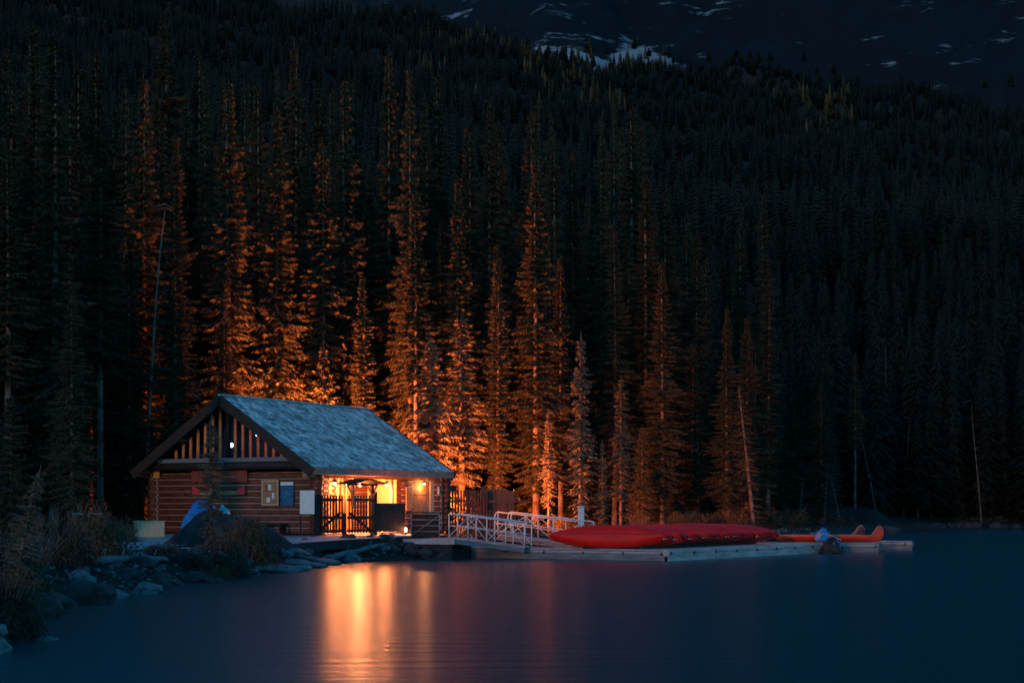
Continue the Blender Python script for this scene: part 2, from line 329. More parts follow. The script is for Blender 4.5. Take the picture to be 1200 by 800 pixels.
# porch recess
w = MB(); logs(w, (.75,1.9,0), (6.35,1.9,0), .15, 10, LR, LS, ext0=False, ext1=False); chinks(w, (.75,1.9,0), (6.35,1.9,0), (0,-1,0), .15, 9); w.build('porch_wall', [M['log'], M['chink']], cab, True)
w = MB()
for i in range(17): w.box(.78+i*.19, .96+i*.19, 1.70+.006*(i%2), 1.735, .05, 2.5)
w.build('porch_panelling', M['paleboard'], cab)
MB().box(.70,.76,.16,1.9,0,2.5).build('porch_end_wall', M['board'], cab)
MB().box(6.34,6.40,.16,1.9,0,2.5).build('porch_end_wall', M['paleboard'], cab)
d = MB().box(4.1,5.0,1.66,1.72,.05,2.1).box(4.2,4.9,1.63,1.665,.2,1.0).box(4.2,4.9,1.63,1.665,1.15,2.0).build('door', M['board'], cab, bevel=.01)
MB().cyl((4.85,1.62,1.05),(4.85,1.56,1.05),.03).build('door_handle', M['steel'], d)
f = MB().box(2.35,3.75,1.62,1.69,.95,1.05).box(2.35,3.75,1.62,1.69,2.0,2.1).box(2.35,2.45,1.62,1.69,1.05,2.0).box(3.65,3.75,1.62,1.69,1.05,2.0).box(3.02,3.08,1.63,1.68,1.05,2.0).build('window', M['paleboard'], cab)
MB().box(2.45,3.02,1.655,1.667,1.05,2.0).box(3.08,3.65,1.655,1.667,1.05,2.0).build('pane', mat('warm_pane', (.35,.2,.08), .15, .6), f)
# serving hatch of short logs beside the corner
w = MB()
for i in range(5): w.cyl((.9,.35,1.5+i*.24),(1.75,.35,1.5+i*.24), .11, .105, 10, 0)
w.box(.80,.9,.22,.48,.0,2.5,1).box(1.75,1.86,.22,.48,.0,2.5,1)
w.build('hatch_wall', [M['board'], M['paleboard']], cab, True)
for x in (2.05, 5.75):
    w = MB().cyl((x,.05,0),(x,.05,2.45),.11,.10,12); w.build('porch_post', M['paleboard'], cab, True)
MB().box(6.42,6.62,-.05,.12,0,2.45).build('porch_post', M['board'], cab)
MB().box(.7,6.4,.0,2.0,-.12,.02).build('porch_floor', M['greywood'], cab)
MB().box(-.02,SL,.16,W-.2,2.62,2.66).build('ceiling_boards', M['paleboard'], cab)
MB().beam((-.85,-.02,2.52),(SL+.2,-.02,2.52),.22,.22).build('eave_beam', M['board'], cab)
# plank door
w = MB()
for i in range(8): w.box(7.30+i*.185, 7.475+i*.185, -.06-.004*(i%2), .0, .1, 2.35)
w.box(7.32,8.76,-.085,-.062,.55,.68).box(7.32,8.76,-.085,-.062,1.75,1.88)
w.build('plank_door', M['board'], cab)
MB().box(7.20,7.29,-.12,.1,0,2.42).box(8.80,9.12,-.12,.1,0,2.42).box(7.29,8.8,-.12,.1,2.36,2.42).build('door_trim', M['paleboard'], cab, bevel=.01)
MB().box(9.38,9.52,-.20,-.15,1.75,2.15).build('wall_plaque', M['sign_white'], cab, bevel=.02)
# roof: two slopes of overlapping shingles on a slab
def slope(sgn):
    y0 = -.4 if sgn > 0 else W+.4; ym = W/2
    w = MB(); X0, X1 = -.9, SL+.2
    w.add([(X0,y0,EZ),(X1,y0,EZ),(X1,ym,RZ),(X0,ym,RZ),(X0,y0,EZ+.10),(X1,y0,EZ+.10),(X1,ym,RZ+.10),(X0,ym,RZ+.10)],
          [(0,1,2,3),(4,7,6,5),(0,4,5,1),(1,5,6,2),(2,6,7,3),(3,7,4,0)], 1)
    nc = 27; d = Vector((0,ym-y0,RZ-EZ)); ln = d.length; d.normalize(); nr = Vector((0,-d.z*(1 if sgn > 0 else -1),abs(d.y)))
    base = Vector((0,y0,EZ+.105))
    for c in range(nc):
        s0 = c*ln/nc-.03; s1 = (c+1)*ln/nc+.06; x = X0-random.uniform(0,.2)
        while x < X1:
            ww = random.uniform(.12,.30); xa, xb = max(x,X0-.02), min(x+ww-.008,X1+.02)
            if xb > xa+.02:
                j = random.uniform(-.018,.018); th = random.uniform(.035,.065)
                a = base+d*(s0+j)+nr*th; b = base+d*s1+nr*.004
                a0 = base+d*(s0+j)-nr*.003
                w.add([(xa,a.y,a.z),(xb,a.y,a.z),(xb,b.y,b.z),(xa,b.y,b.z),(xa,a0.y,a0.z),(xb,a0.y,a0.z)], [(0,1,2,3),(0,4,5,1)], 0)
            x += ww
    return w
r_ = slope(1); rb = slope(-1); r_.add(rb.v, rb.f); r_.m = r_.m[:len(r_.f)-len(rb.f)]+rb.m
r_.beam((-.92,W/2,RZ+.15),(SL+.22,W/2,RZ+.15),.22,.07,0)
roof = r_.build('roof', [M['shingle'], M['darkwood']], cab)
MB().box(-.9,SL+.2,-.50,-.42,EZ-.20,EZ+.10).build('eave_board', M['fascia'], cab, bevel=.01)
MB().box(-.9,SL+.2,W+.42,W+.5,EZ-.20,EZ+.10).build('eave_board', M['fascia'], cab, bevel=.01)
for xx in (-.94, SL+.24):
    for s in (0, 1):
        y0 = -.5 if s == 0 else W+.5
        MB().beam((xx,y0,EZ-.14),(xx,W/2,RZ-.07),.07,.42).build('barge_board', M['darkwood'], cab)
for (yy, zz) in ((.0,EZ+.05),(W,EZ+.05),(2.2,4.15),(W-2.2,4.15),(W/2,5.55)):
    MB().cyl((-.88,yy,zz-.02),(.6,yy,zz-.02),.12,.12,10).build('purlin', M['darkwood'], cab, True)
# gable: tie beam, ledge, posts, dark blue boarding behind
MB().box(-.55,.1,.5,W-.5,3.12,3.30).build('gable_ledge', M['drift'], cab, bevel=.01)
MB().cyl((-.5,.1,2.95),(-.5,W-.1,2.95),.17,.17,12).build('tie_beam', M['darkwood'], cab, True)
MB().add([(.9,.3,2.7),(.9,W-.3,2.7),(.9,W-.3,2.9),(.9,W/2,5.7),(.9,.3,2.9)], [(0,1,2,3,4)]).build('gable_boarding', M['bluewall'], cab)
MB().box(-.5,.9,.2,W-.2,2.78,2.80).build('loft_floor', M['darkwood'], cab)
for k in range(-7, 8):
    y = W/2+k*.42; zt = RZ-.12-abs(k)*.42*.697
    if zt > 3.5:
        MB().cyl((-.35,y,3.28),(-.35,y,zt),.08 if k else .11,.07 if k else .10,10).build('gable_post', M['post'] if k else M['darkwood'], cab, True)
MB().box(-.05,9.9,.2,W-.1,-.3,-.02).build('foundation', M['rock'], cab)
# lamps
def lamp_body(name, p, label, r=.07, m='bulb', hang=.25, rz=0):
    e = empty(name, p, rz, label=label, cat='lamp')
    MB().cyl((0,0,r*.4),(0,0,hang),.015,n=6).build('stem', M['blackmetal'], e)
    MB().cyl((0,0,.0),(0,0,.10),r*2.2,r*.6,14).build('shade', M['blackmetal'], e, True)
    b = bpy.data.meshes.new('bulb'); import bmesh
    bm = bmesh.new(); bmesh.ops.create_icosphere(bm, subdivisions=2, radius=r); bm.to_mesh(b); bm.free(); b.materials.append(M[m])
    bo = bpy.data.objects.new('bulb', b); COL.objects.link(bo); bo.parent = e; bo.location = (0,0,-r*1.1)
    return e
def plight(name, p, watts, col=(1.0, .29, .085), r=.09):
    l = bpy.data.lights.new(name, 'POINT'); l.energy = watts; l.color = col; l.shadow_soft_size = r
    o = bpy.data.objects.new(name, l); COL.objects.link(o); o.location = p; return o
LAMPS = [((3.1,-.05,2.22), 300, 'brightest bare warm lamp hanging in the porch, seen above the hooded gate'),
         ((1.3,.0,2.25), 70, 'warm porch lamp nearest the white board corner'),
         ((2.2,.0,2.25), 160, 'warm porch lamp beside the pale round post'),
         ((4.2,.0,2.25), 160, 'warm porch lamp above the far end of the hooded gate'),
         ((5.3,.0,2.25), 80, 'warm porch lamp above the dark screen panel')]
for (lx, ly, lz), wt, lb in LAMPS:
    lamp_body('porch_lamp', cw(lx, ly, lz), lb, hang=2.6-lz); plight('porch_light', cw(lx, ly+.15, lz-.25), wt*1.35, r=.22)
lamp_body('eave_lamp', cw(8.0,-.28,2.30), 'small warm lamp under the eave above the plank door', .05, hang=.2); plight('eave_light', cw(8.0,-.30,2.1), 34, (1,.33,.10))
e = lamp_body('attic_lamp', cw(.1,W/2-.42*-.45,4.0), 'small cold white lamp shining between the gable posts', .11, 'bulb_cold', .9)
e2 = lamp_body('attic_lamp', cw(.3,W/2-1.05,4.35), 'tiny dim lamp high behind the right-hand gable posts', .05, 'bulb_cold', .5)

# signs and fittings on the gable wall (each hangs on the wall, a thing of its own)
def onwall(name, y0, y1, z0, z1, m, label, cat, th=.05, x=-.20, frame=None):
    e = empty(name, cw(x, (y0+y1)/2, z0), ROT, label=label, cat=cat); h = (y1-y0)/2
    MB().box(-th,0,-h,h,0,z1-z0).build('board', M[m], e, bevel=.008)
    if frame:
        MB().box(-th-.03,-th-.001,-h-.04,h+.04,-.04,.03).box(-th-.03,-th-.001,-h-.04,h+.04,z1-z0-.03,z1-z0+.04).box(-th-.03,-th-.001,-h-.04,-h+.03,.03,z1-z0-.03).box(-th-.03,-th-.001,h-.03,h+.04,.03,z1-z0-.03).build('frame', M[frame], e)
    return e
# local y from photo column: centre of wall measured from the lit corner
def yl(px):                                  # column -> local y on the gable plane
    t = (px-600)/F; c, s = math.cos(ROT), math.sin(ROT)
    X0 = CX; Y0 = CY
    return (X0-t*Y0)/(s+t*c)                 # X0 - s*y = t*(Y0 + c*y)
def zl(px, py):
    y = yl(px); Yd = CY+math.cos(ROT)*y; return CAMH-(py-HZ)/F*Yd-CZ
onwall('square_sign', yl(191), yl(180), zl(186,560), zl(186,549.5), 'orange', 'small square orange sign at the top outer end of the log wall', 'sign')
e = onwall('name_board', yl(294), yl(229), zl(262,565), zl(262,551), 'sign_red', 'long red-brown blank board high on the gable log wall', 'sign', x=-.22)
MB().box(-.07,-.051,-.95,.95,.22,.26).build('carved_line', M['post'], e)
# canoe-shaped wall decoration
e = empty('canoe_ornament', cw(-.24, (yl(292)+yl(231))/2, zl(262,581)), ROT, label='brown half canoe with pinkish red upturned ends mounted on the wall', cat='wall ornament')
h = (yl(231)-yl(292))/2
def ornam(t0, t1, mb, n=12):
    for i in range(n):
        ta, tb = t0+(t1-t0)*i/n, t0+(t1-t0)*(i+1)/n
        def pr(t): 
            up = .34*max(0, abs(t)-.62)/.38; return t*h, .02+.55*up**2*0+.02*abs(t), .20+.9*up*(1-.15*abs(t)) 
        ya, la, ua = pr(ta); yb, lb, ub = pr(tb)
        mb.add([(0,ya,la),(0,yb,lb),(0,yb,ub),(0,ya,ua),(-.09,ya,la+.03),(-.09,yb,lb+.03),(-.09,yb,ub-.02),(-.09,ya,ua-.02)],
               [(0,1,2,3),(7,6,5,4),(0,4,5,1),(3,2,6,7),(0,3,7,4),(1,5,6,2)])
b = MB(); ornam(-.72, .72, b); b.build('canoe_side', M['board'], e)
for s in (-1, 1):
    b = MB(); ornam(.72*s, 1.0*s, b, 6); b.build('canoe_end', M['pinkred'], e)
e = onwall('notice_board', yl(330), yl(312), zl(321,591), zl(321,563.5), 'board', 'brown wooden notice board with pinned papers on the log wall', 'notice board', frame='paleboard')
for (a, b_, c, d_) in ((-.05,.12,.62,.86),(.14,.26,.55,.85),(-.22,-.10,.25,.5),(.0,.2,.10,.30)):
    MB().box(-.062,-.051,a,b_,c,d_).build('paper', M['paper'] if a != .14 else M['sign_red'], e)
e = onwall('map_poster', yl(348), yl(333.5), zl(341,592), zl(341,569), 'poster_blue', 'dark blue map poster under a pale strip near the corner', 'poster', x=-.22)
hh = (yl(333.5)-yl(348))/2; tt = zl(341,569)-zl(341,592)
MB().box(-.06,.0,-hh,hh,tt+.02,tt+.16).build('header', M['paper'], e)
for (a, b_) in ((-.08,.45),(.06,.52),(.12,.35)): MB().box(-.06,-.052,a-.03,a+.03,b_,b_+.05).build('map_mark', M['tarp_teal'], e)
# dark bench with buoys under the boards
e = empty('dark_bench', cw(-.65, yl(328), 0), ROT, label='low dark bench against the log wall below the notice board', cat='bench')
MB().box(-.22,.22,-.75,.75,.42,.48).build('seat', M['darkwood'], e, bevel=.01)
for s in (-.65, .65): MB().box(-.2,.2,s-.04,s+.04,0,.42).build('leg', M['darkwood'], e)
def blob(name, loc, r, m, label, cat, sq=(1,1,1)):
    import bmesh
    bm = bmesh.new(); bmesh.ops.create_icosphere(bm, subdivisions=3, radius=1)
    for v in bm.verts: v.co = Vector((v.co.x*r*sq[0], v.co.y*r*sq[1], v.co.z*r*sq[2]))
    me = bpy.data.meshes.new(name); bm.to_mesh(me); bm.free(); me.materials.append(M[m]); me.polygons.foreach_set('use_smooth', [True]*len(me.polygons))
    o = bpy.data.objects.new(name, me); COL.objects.link(o); o.location = loc; tag(o, label, cat); 
    MB().cyl((0,0,r*sq[2]*.9),(0,0,r*sq[2]+.10),r*.22,r*.16,8).build('eyelet', M['blackmetal'], o, True)
    return o
blob('mooring_buoy', cw(-1.2, yl(322), .27), .2, 'buoy_red', 'red buoy on the path in front of the dark bench', 'buoy', (1,1,1.3))
blob('mooring_buoy', cw(-1.3, yl(313), .18), .17, 'buoy_white', 'white round buoy on the path next to the red one', 'buoy')
# white board standing on two posts at the lit corner
wb = P(360, 602, 63.6)
e = empty('white_board', (wb.x, wb.y, PZ), 0.15, label='plain white panel standing on posts in front of the log corner', cat='sign board')
MB().box(-.30,.30,-.03,.03,wb.z-PZ,wb.z-PZ+.98).build('panel', M['sign_white'], e, bevel=.008)
for s in (-.27,.27): MB().box(s-.03,s+.03,.035,.09,0,wb.z-PZ+.95).build('post', M['gatewood'], e)
# wooden crate by the far corner
cr = P(175, 619, 62)
e = empty('plank_crate', (cr.x, cr.y, PZ), .35, label='pale plank crate beside the far end of the gable wall', cat='crate')
for (a,b_,c,d_) in ((-.55,.55,-.42,-.38),(-.55,.55,.38,.42),(-.55,-.51,-.38,.38),(.51,.55,-.38,.38)):
    MB().box(a,b_,c,d_,0,.62).build('side', M['greywood'] if 0 else M['paleboard'], e, bevel=.006)
MB().box(-.6,.6,-.47,.47,.62,.66).build('lid', M['paleboard'], e, bevel=.006)
# brown kiosk frame left of the path
kk = P(102, 630, 47)
e = empty('wooden_stand', (kk.x, kk.y, hz(kk.x, kk.y)-.05), .2, label='dark slatted wooden stand with a flat top among the shrubs', cat='stand')
kz = 1.25
MB().box(-.42,.42,-.3,.3,kz,kz+.05).build('top', M['greywood'], e, bevel=.006)
for sx_ in (-.36,.36):
    for sy_ in (-.24,.24): MB().box(sx_-.04,sx_+.04,sy_-.04,sy_+.04,0,kz).build('leg', M['post'], e)
w = MB()
for i in range(5): w.box(-.30+i*.14,-.24+i*.14,-.22,-.19,.15,kz)
w.build('slat_panel', M['darkwood'], e)

# ------------------------------------------------------------------ gate, panel and hood in front of the porch
def fence_pts(t): return Vector((-8.05+(4.83-.3)*t, 64.5+3.0*t, 0))
GA, GB = P(372, 600, 64.6), P(438, 600, 66.2)
def gate(a, b, z0, z1, name, label, diag):
    a = Vector((a.x,a.y,0)); b = Vector((b.x,b.y,0)); ln = (b-a).length; an = math.atan2(b.y-a.y, b.x-a.x)
    e = empty(name, (a.x,a.y,z0), an, label=label, cat='gate', group='pair of picket gates before the porch')
    h = z1-z0; w = MB(); n = int(ln/.135)
    for i in range(n):
        x = ln*(i+.5)/n; w.box(x-.033,x+.033,-.02,.01,.10,h)
    w.build('pickets', M['gatewood'], e)
    MB().box(.0,ln,.012,.06,h-.24,h-.14).build('rail', M['gatewood'], e); MB().box(.0,ln,.012,.06,.70,.82).build('rail', M['gatewood'], e); MB().box(.0,ln,.012,.06,.15,.25).build('rail', M['gatewood'], e)
    if diag > 0: MB().beam((.1,.08,.18),(ln-.1,.08,.98),.05,.11).build('brace', M['gatewood'], e)
    else: MB().beam((ln-.1,.08,.18),(.1,.08,.98),.05,.11).build('brace', M['gatewood'], e)
    for x in (-.05, ln+.05) if diag > 0 else (ln+.05,):
        MB().box(x-.07,x+.07,-.06,.08,0,h+.05 if x < 0 or diag < 0 else .95).build('gate_post', M['gatewood'], e, bevel=.01)
mid = GA.lerp(GB, .50)
gz = PZ
gtop = CAMH-(580-HZ)/F*65
gate(Vector((GA.x,GA.y,0)), GA.lerp(GB,.455), gz, gtop, 'picket_gate', 'dark picket gate nearer the white panel, its brace rising to the middle', 1)
gate(GA.lerp(GB,.53), GB, gz, gtop, 'picket_gate', 'dark picket gate under the small hood, its brace falling away', -1)
# small hood
ha = P(413, 566, 65.6); hb = P(436, 566, 66.5); hz1 = ha.z
e = empty('gate_hood', (ha.x, ha.y, gz), math.atan2(hb.y-ha.y, hb.x-ha.x), label='small shingled hood on braced posts above the picket gate', cat='gate hood')
hl = math.hypot(hb.x-ha.x, hb.y-ha.y); ht = hz1-gz-.05
for x in (0, hl):
    MB().box(x-.06,x+.06,-.06,.06,(1.25 if x == 0 else 0),ht).build('post', M['gatewood'] if x else M['post'], e)
    for s in (-1, 1): MB().beam((x,0,ht-.45),(x+s*.30,0,ht-.02),.06,.06).build('brace', M['post'], e)
MB().box(hl+.2,hl+.32,.0,.12,0,ht-.3).build('post', M['gatewood'], e)
MB().box(-.3,hl+.3,-.05,.05,ht-.04,ht+.04).build('beam', M['gatewood'], e)
w = MB()
xm = hl*.48
for s in (-1, 1):
    xe = -.42 if s < 0 else hl+.42
    for j in range(5):
        ta, tb = j/5-.02, (j+1)/5
        xa, xb = xe+(xm-xe)*ta, xe+(xm-xe)*tb; za, zb = ht+.04+.22*ta, ht+.04+.22*tb
        w.add([(xa,-.5,za+.03),(xb,-.5,zb),(xb,.5,zb),(xa,.5,za+.03),(xa,-.5,za-.03),(xb,-.5,zb-.05),(xb,.5,zb-.05),(xa,.5,za-.03)],
              [(0,1,2,3),(7,6,5,4),(0,4,5,1),(3,2,6,7),(0,3,7,4),(1,5,6,2)])
w.build('roof', M['gatewood'], e)
bs_ = P(416.5, 588, 66.6)
tag(MB().box(-.16,.16,-.02,.02,0,.26).build('blue_sign', M['tarp_blue']), 'small blue sign hung behind the gate pickets in the porch light', 'sign').location = bs_
# dark solid panel
pa, pb2 = P(441, 600, 66.4), P(474, 600, 67.6)
an = math.atan2(pb2.y-pa.y, pb2.x-pa.x); ln = math.hypot(pb2.x-pa.x, pb2.y-pa.y)
e = empty('screen_panel', (pa.x, pa.y, gz), an, label='dark brown solid screen panel between the gate and the ramp', cat='screen')
w = MB()
for i in range(7): w.box(ln*i/7+.004, ln*(i+1)/7-.004, -.03, .015, .14, 1.32)
w.build('boards', M['darkwood'], e); MB().box(-.04,ln+.04,-.05,.05,1.32,1.38).build('cap', M['darkwood'], e)
for x in (0, ln): MB().box(x-.05,x+.05,.02,.10,0,1.32).build('post', M['darkwood'], e)
bo_ = P(475.5, 622, 67.3)
e = empty('path_light', (bo_.x, bo_.y, gz), 0, label='knee-high warm path light at the end of the dark panel', cat='lamp')
MB().cyl((0,0,0),(0,0,.12),.05,n=12).build('base', M['blackmetal'], e, True); MB().cyl((0,0,.12),(0,0,.30),.045,n=12).build('lens', M['bulb'], e, True); MB().cyl((0,0,.30),(0,0,.33),.06,n=12).build('cap', M['blackmetal'], e, True)
plight('path_light_glow', (bo_.x-.05, bo_.y+.35, gz+.25), 70)
plight('ground_light', cw(3.6,-.9,.35), 60); 
g2 = cw(3.6,-.9,0)
e = empty('path_light', (g2.x, g2.y, gz), 0, label='low warm path light glowing just behind the picket gate', cat='lamp')
MB().cyl((0,0,0),(0,0,.12),.05,n=12).build('base', M['blackmetal'], e, True); MB().cyl((0,0,.12),(0,0,.24),.045,n=12).build('lens', M['bulb'], e, True)

# ------------------------------------------------------------------ railings, gangways, docks
def railing(a, b, h, mats, parent, posts=4, loop0=False, loop1=False, r=.028, mids=1, diag=True):
    a, b = Vector(a), Vector(b); up = Vector((0,0,h)); d = (b-a)
    MB().tube([a+up, b+up], r, 8).build('handrail', mats, parent, True)
    for k in range(mids):
        q_ = Vector((0,0,h*(k+1)/(mids+1))); MB().cyl(a+q_, b+q_, r*.7, n=6).build('mid_rail', mats, parent, True)
    for i in range(posts):
        p = a+d*(i/(posts-1)); MB().cyl(p, p+up, r*.95, n=8).build('post', mats, parent, True)
    if diag:
        for i in range(posts-1):
            p = a+d*(i/(posts-1)); q_ = a+d*((i+1)/(posts-1))
            if i % 2: p, q_ = q_, p
            MB().cyl(p+Vector((0,0,.05)), q_+up*.95, r*.65, n=6).build('brace', mats, parent, True)
    for on, p, s in ((loop0, a, -1), (loop1, b, 1)):
        if on:
            dn = d.normalized()*s; pts = [p+up*.62+Vector((0,0,0))]
            pts = [p+up*(.72+.28*math.cos(t)*1)+dn*(.16*math.sin(t)) for t in np.linspace(0, PI, 9)]
            MB().tube(pts, r, 8).build('rail_end', mats, parent, True)
# landing with dark boarded side and grey rail
la, lb = P(482, 631, 65.2), P(515, 631, 63.9)
la.z = lb.z = .90
e = empty('landing_rail', (la.x, la.y, .9), 0, label='grey metal rail over dark boarding at the landing above the ramp', cat='railing')
A0 = Vector((0,0,0)); B0 = Vector((lb.x-la.x, lb.y-la.y, 0))
railing(A0, B0, .98, M['railgrey'], e, posts=2, mids=3)
MB().beam(Vector((0,.12,.5)), B0+Vector((0,.12,.5)), .03, .95).build('boarding', M['darkwood'], e)
MB().beam(Vector((-.15,.08,1.04)), B0+Vector((.15,.08,1.04)), .22, .06).build('cap', M['darkwood'], e)
w = MB(); w.add([(-4.9,64.6,.84),(-2.4,63.7,.84),(-1.6,66.2,.84),(-4.0,67.2,.84),(-4.9,64.6,.62),(-2.4,63.7,.62),(-1.6,66.2,.62),(-4.0,67.2,.62)], [(0,1,2,3),(4,5,1,0),(5,6,2,1),(6,7,3,2),(7,4,0,3),(7,6,5,4)])
ls = w.build('landing', M['greywood']); tag(ls, 'weathered wooden landing at the head of the ramps', 'landing')
w = MB(); c = [(-4.8,64.75),(-2.5,63.9),(-1.75,66.1),(-3.95,67.0)]
w.add([(x,y,.62) for x,y in c]+[(x,y,-.4) for x,y in c], [(0,4,5,1),(1,5,6,2),(2,6,7,3),(3,7,4,0)]); w.build('crib', M['wetwood'], ls)
def gangway(name, p0, p1, wid, side, label, nposts, loops=(False, False), m='rail'):
    # p0, p1: near-edge deck ends; side: vector across the deck
    p0, p1 = Vector(p0), Vector(p1); sd = Vector(side).normalized()*wid
    e = empty(name, p0, 0, label=label, cat='gangway', group='gangways down to the dock')
    d = p1-p0
    w = MB(); n = int(d.length/.16)
    for i in range(n):
        a = d*(i/n); b = d*((i+.93)/n)
        w.add([a, b, b+sd, a+sd, a-Vector((0,0,.04)), b-Vector((0,0,.04)), b+sd-Vector((0,0,.04)), a+sd-Vector((0,0,.04))], [(0,1,2,3),(0,4,5,1),(3,2,6,7),(1,5,6,2),(0,3,7,4)])
    w.build('deck', M['paleboard'] if 0 else M['greywood'], e)
    for k in (0, 1):
        o = sd*k; MB().beam(o+Vector((0,0,-.14)), o+d+Vector((0,0,-.14)), .08, .18).build('side_beam', M['dockside'], e)
    railing(Vector((0,0,0)), d, 1.0, M[m], e, nposts, loops[0], loops[1])
    railing(sd, sd+d, 1.0, M[m], e, nposts, loops[0], loops[1])
    return e
gangway('gangway', (-2.62,63.9,.90), (.52,64.2,.50), 1.3, (.25,1,0), 'white railed ramp running from the landing down to the dock', 5)
gangway('gangway', (-.62,68.2,.95), (3.0,66.3,.52), 1.3, (.5,1,0), 'white railed ramp with looped rail ends behind the first ramp', 4, (True, False))
def dock(name, a, b, depth, label, z=.42, floats=True, inset=.0, sm='dockside'):
    # front edge a->b, extends to the left of a->b by depth
    a, b = Vector((*a,0)), Vector((*b,0)); ln = (b-a).length; an = math.atan2(b.y-a.y, b.x-a.x)
    e = empty(name, (a.x,a.y,0), an, label=label, cat='dock', group='floating dock sections')
    w = MB(); n = int(ln/.15)
    for i in range(n): w.box(ln*i/n, ln*(i+.94)/n, 0, depth, z-.04, z+random.uniform(-.004,.004))
    w.build('deck', M['greywood'], e)
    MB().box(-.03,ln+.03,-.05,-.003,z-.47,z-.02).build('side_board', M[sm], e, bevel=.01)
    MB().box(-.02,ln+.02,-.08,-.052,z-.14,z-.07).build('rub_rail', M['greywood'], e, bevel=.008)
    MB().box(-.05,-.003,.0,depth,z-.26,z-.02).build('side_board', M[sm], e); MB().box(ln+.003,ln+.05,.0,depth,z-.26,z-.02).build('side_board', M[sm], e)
    k = max(2, int(ln/2.2))
    for i in range(k):
        c = ln*(i+.5)/k; MB().box(c-.7,c+.7,.10,depth-.1,-.25,z-.06).build('float', M['wetwood'], e, bevel=.05)
    for i in range(int(ln/1.8)+1):
        MB().cyl((min(ln-.1,i*1.8+.1),-.10,z-.2),(min(ln-.1,i*1.8+.1),-.10,z-.08),.03,n=8).build('bolt', M['wetwood'], e)
    return e
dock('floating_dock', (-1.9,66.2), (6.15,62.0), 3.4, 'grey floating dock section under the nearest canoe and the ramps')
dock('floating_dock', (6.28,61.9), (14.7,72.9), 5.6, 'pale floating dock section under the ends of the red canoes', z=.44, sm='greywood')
dock('floating_dock', (12.3,75.2), (17.5,73.4), 1.6, 'short dock finger with slatted end beside the blue bundle', z=.43)
dock('floating_dock', (14.6,79.3), (20.2,77.6), 1.6, 'outermost dock finger reaching furthest out over the lake', z=.43)
pp = P(681, 613, 70.5)
e = empty('dock_pile', (pp.x, pp.y, -.3), 0, label='pale grey square pile standing beside the tip of the nearest canoe', cat='pile')
MB().box(-.14,.14,-.14,.14,0,P(681,594,70.5).z+.3).build('column', M['steel'], e, bevel=.02)
MB().box(-.165,.165,-.165,.165,P(681,594,70.5).z+.3,P(681,594,70.5).z+.36).build('cap', M['steel'], e, bevel=.01)
w = MB(); 
for i in range(3): w.box(-.145,.145,-.146,-.141,.9+i*.35,.93+i*.35)
w.build('band', M['blackmetal'], e)

# ------------------------------------------------------------------ canoes
CL, CB = 5.2, .46
HIGH = 0.0
def hull_pt(u, th, g=0.0):                   # u -1..1 along, th -1..1 gunwale..keel..gunwale
    au = abs(u); b = CB*(1-au**2.3)**.85+.012
    x = u*CL/2; zs = (.36 if HIGH == 0 else .22)+.24*au**4*(1 if HIGH == 0 else .15)
    if HIGH and u > 0: q_ = min(1, max(0, (au-.74)/.18)); zs += HIGH*q_*q_*(3-2*q_); zs -= .22*max(0, (au-.93)/.07)**2
    zk = 0.03*au**2
    if au > .90: zk += .44*(1-math.sqrt(max(0, 1-((au-.90)/.10)**2)))
    a = abs(th); s = math.copysign(1, th)
    y = s*b*min(1, (math.sin(a*PI/2))**.80)
    tt = 1-math.cos(a*PI/2); tt = tt**.95
    z = zk+(zs-zk)*tt
    y *= 1+.05*math.sin(a*PI)
    return Vector((x, y, z-g))
def canoe_meshes(mh):
    nu, nt_ = 49, 17; w = MB(); vs = []
    for i in range(nu):
        u = math.sin((i/(nu-1)*2-1)*PI/2)
        for j in range(nt_): vs.append(hull_pt(u, j/(nt_-1)*2-1))
    fs = [(i*nt_+j, i*nt_+j+1, (i+1)*nt_+j+1, (i+1)*nt_+j) for i in range(nu-1) for j in range(nt_-1)]
    w.add(vs, fs); hull = w.build('hull', [M[mh], M['canoe_in']], None, True)
    s = hull.modifiers.new('s', 'SOLIDIFY'); s.thickness = .014; s.offset = 1; s.material_offset = 0
    gw = []
    for sd in (-1, 1):
        pts = [hull_pt(math.sin(t*PI/2)*.999, sd)+Vector((0,0,.008)) for t in np.linspace(-1, 1, 33)]
        gw.append(MB().tube(pts, .018, 6).build('gunwale', M['gunwale'], None, True))
    th = [MB().box(-.03,.03,-CB*.97,CB*.97,.335,.355).build('thwart', M['gunwale'])]
    st = [MB().box(x-.13,x+.13,-.33,.33,.24,.265).build('seat', M['gunwale']) for x in (-1.25, 1.35)]
    dk = [MB().add([hull_pt(sg*.90,-1)+Vector((0,0,.014)), hull_pt(sg*.90,1)+Vector((0,0,.014)), hull_pt(sg*.995,1)+Vector((0,0,.014)), hull_pt(sg*.995,-1)+Vector((0,0,.014))], [(0,1,2,3)]).build('end_deck', M['gunwale']) for sg in (-1, 1)]
    kp = [hull_pt(math.sin(t*PI/2)*.97, 0)-Vector((0,0,.012)) for t in np.linspace(-1, 1, 29)]
    dk_ = [MB().tube(kp, .016, 5).build('keel_strip', M['canoe_dark'], None, True)]
    # white marks low on the bow, on the side that shows
    w = MB(); rnd = random.Random(3)
    for (u0, t0, du, dt) in ((.880,.45,.030,.16),(.925,.55,.014,.10)):
        g = [hull_pt(u0+du*a, t0+dt*b) for a, b in ((0,0),(1,0),(1,1),(0,1))]
        nr = (g[1]-g[0]).cross(g[3]-g[0]).normalized(); cc = sum(g, Vector())/4
        if nr.dot(cc-Vector((cc.x, 0, .3))) < 0: nr = -nr
        w.add([p+nr*.02 for p in g], [(0,1,2,3)])
    dk_.append(w.build('decal_text', M['decal']))
    return [hull]+gw+th+st+dk+dk_
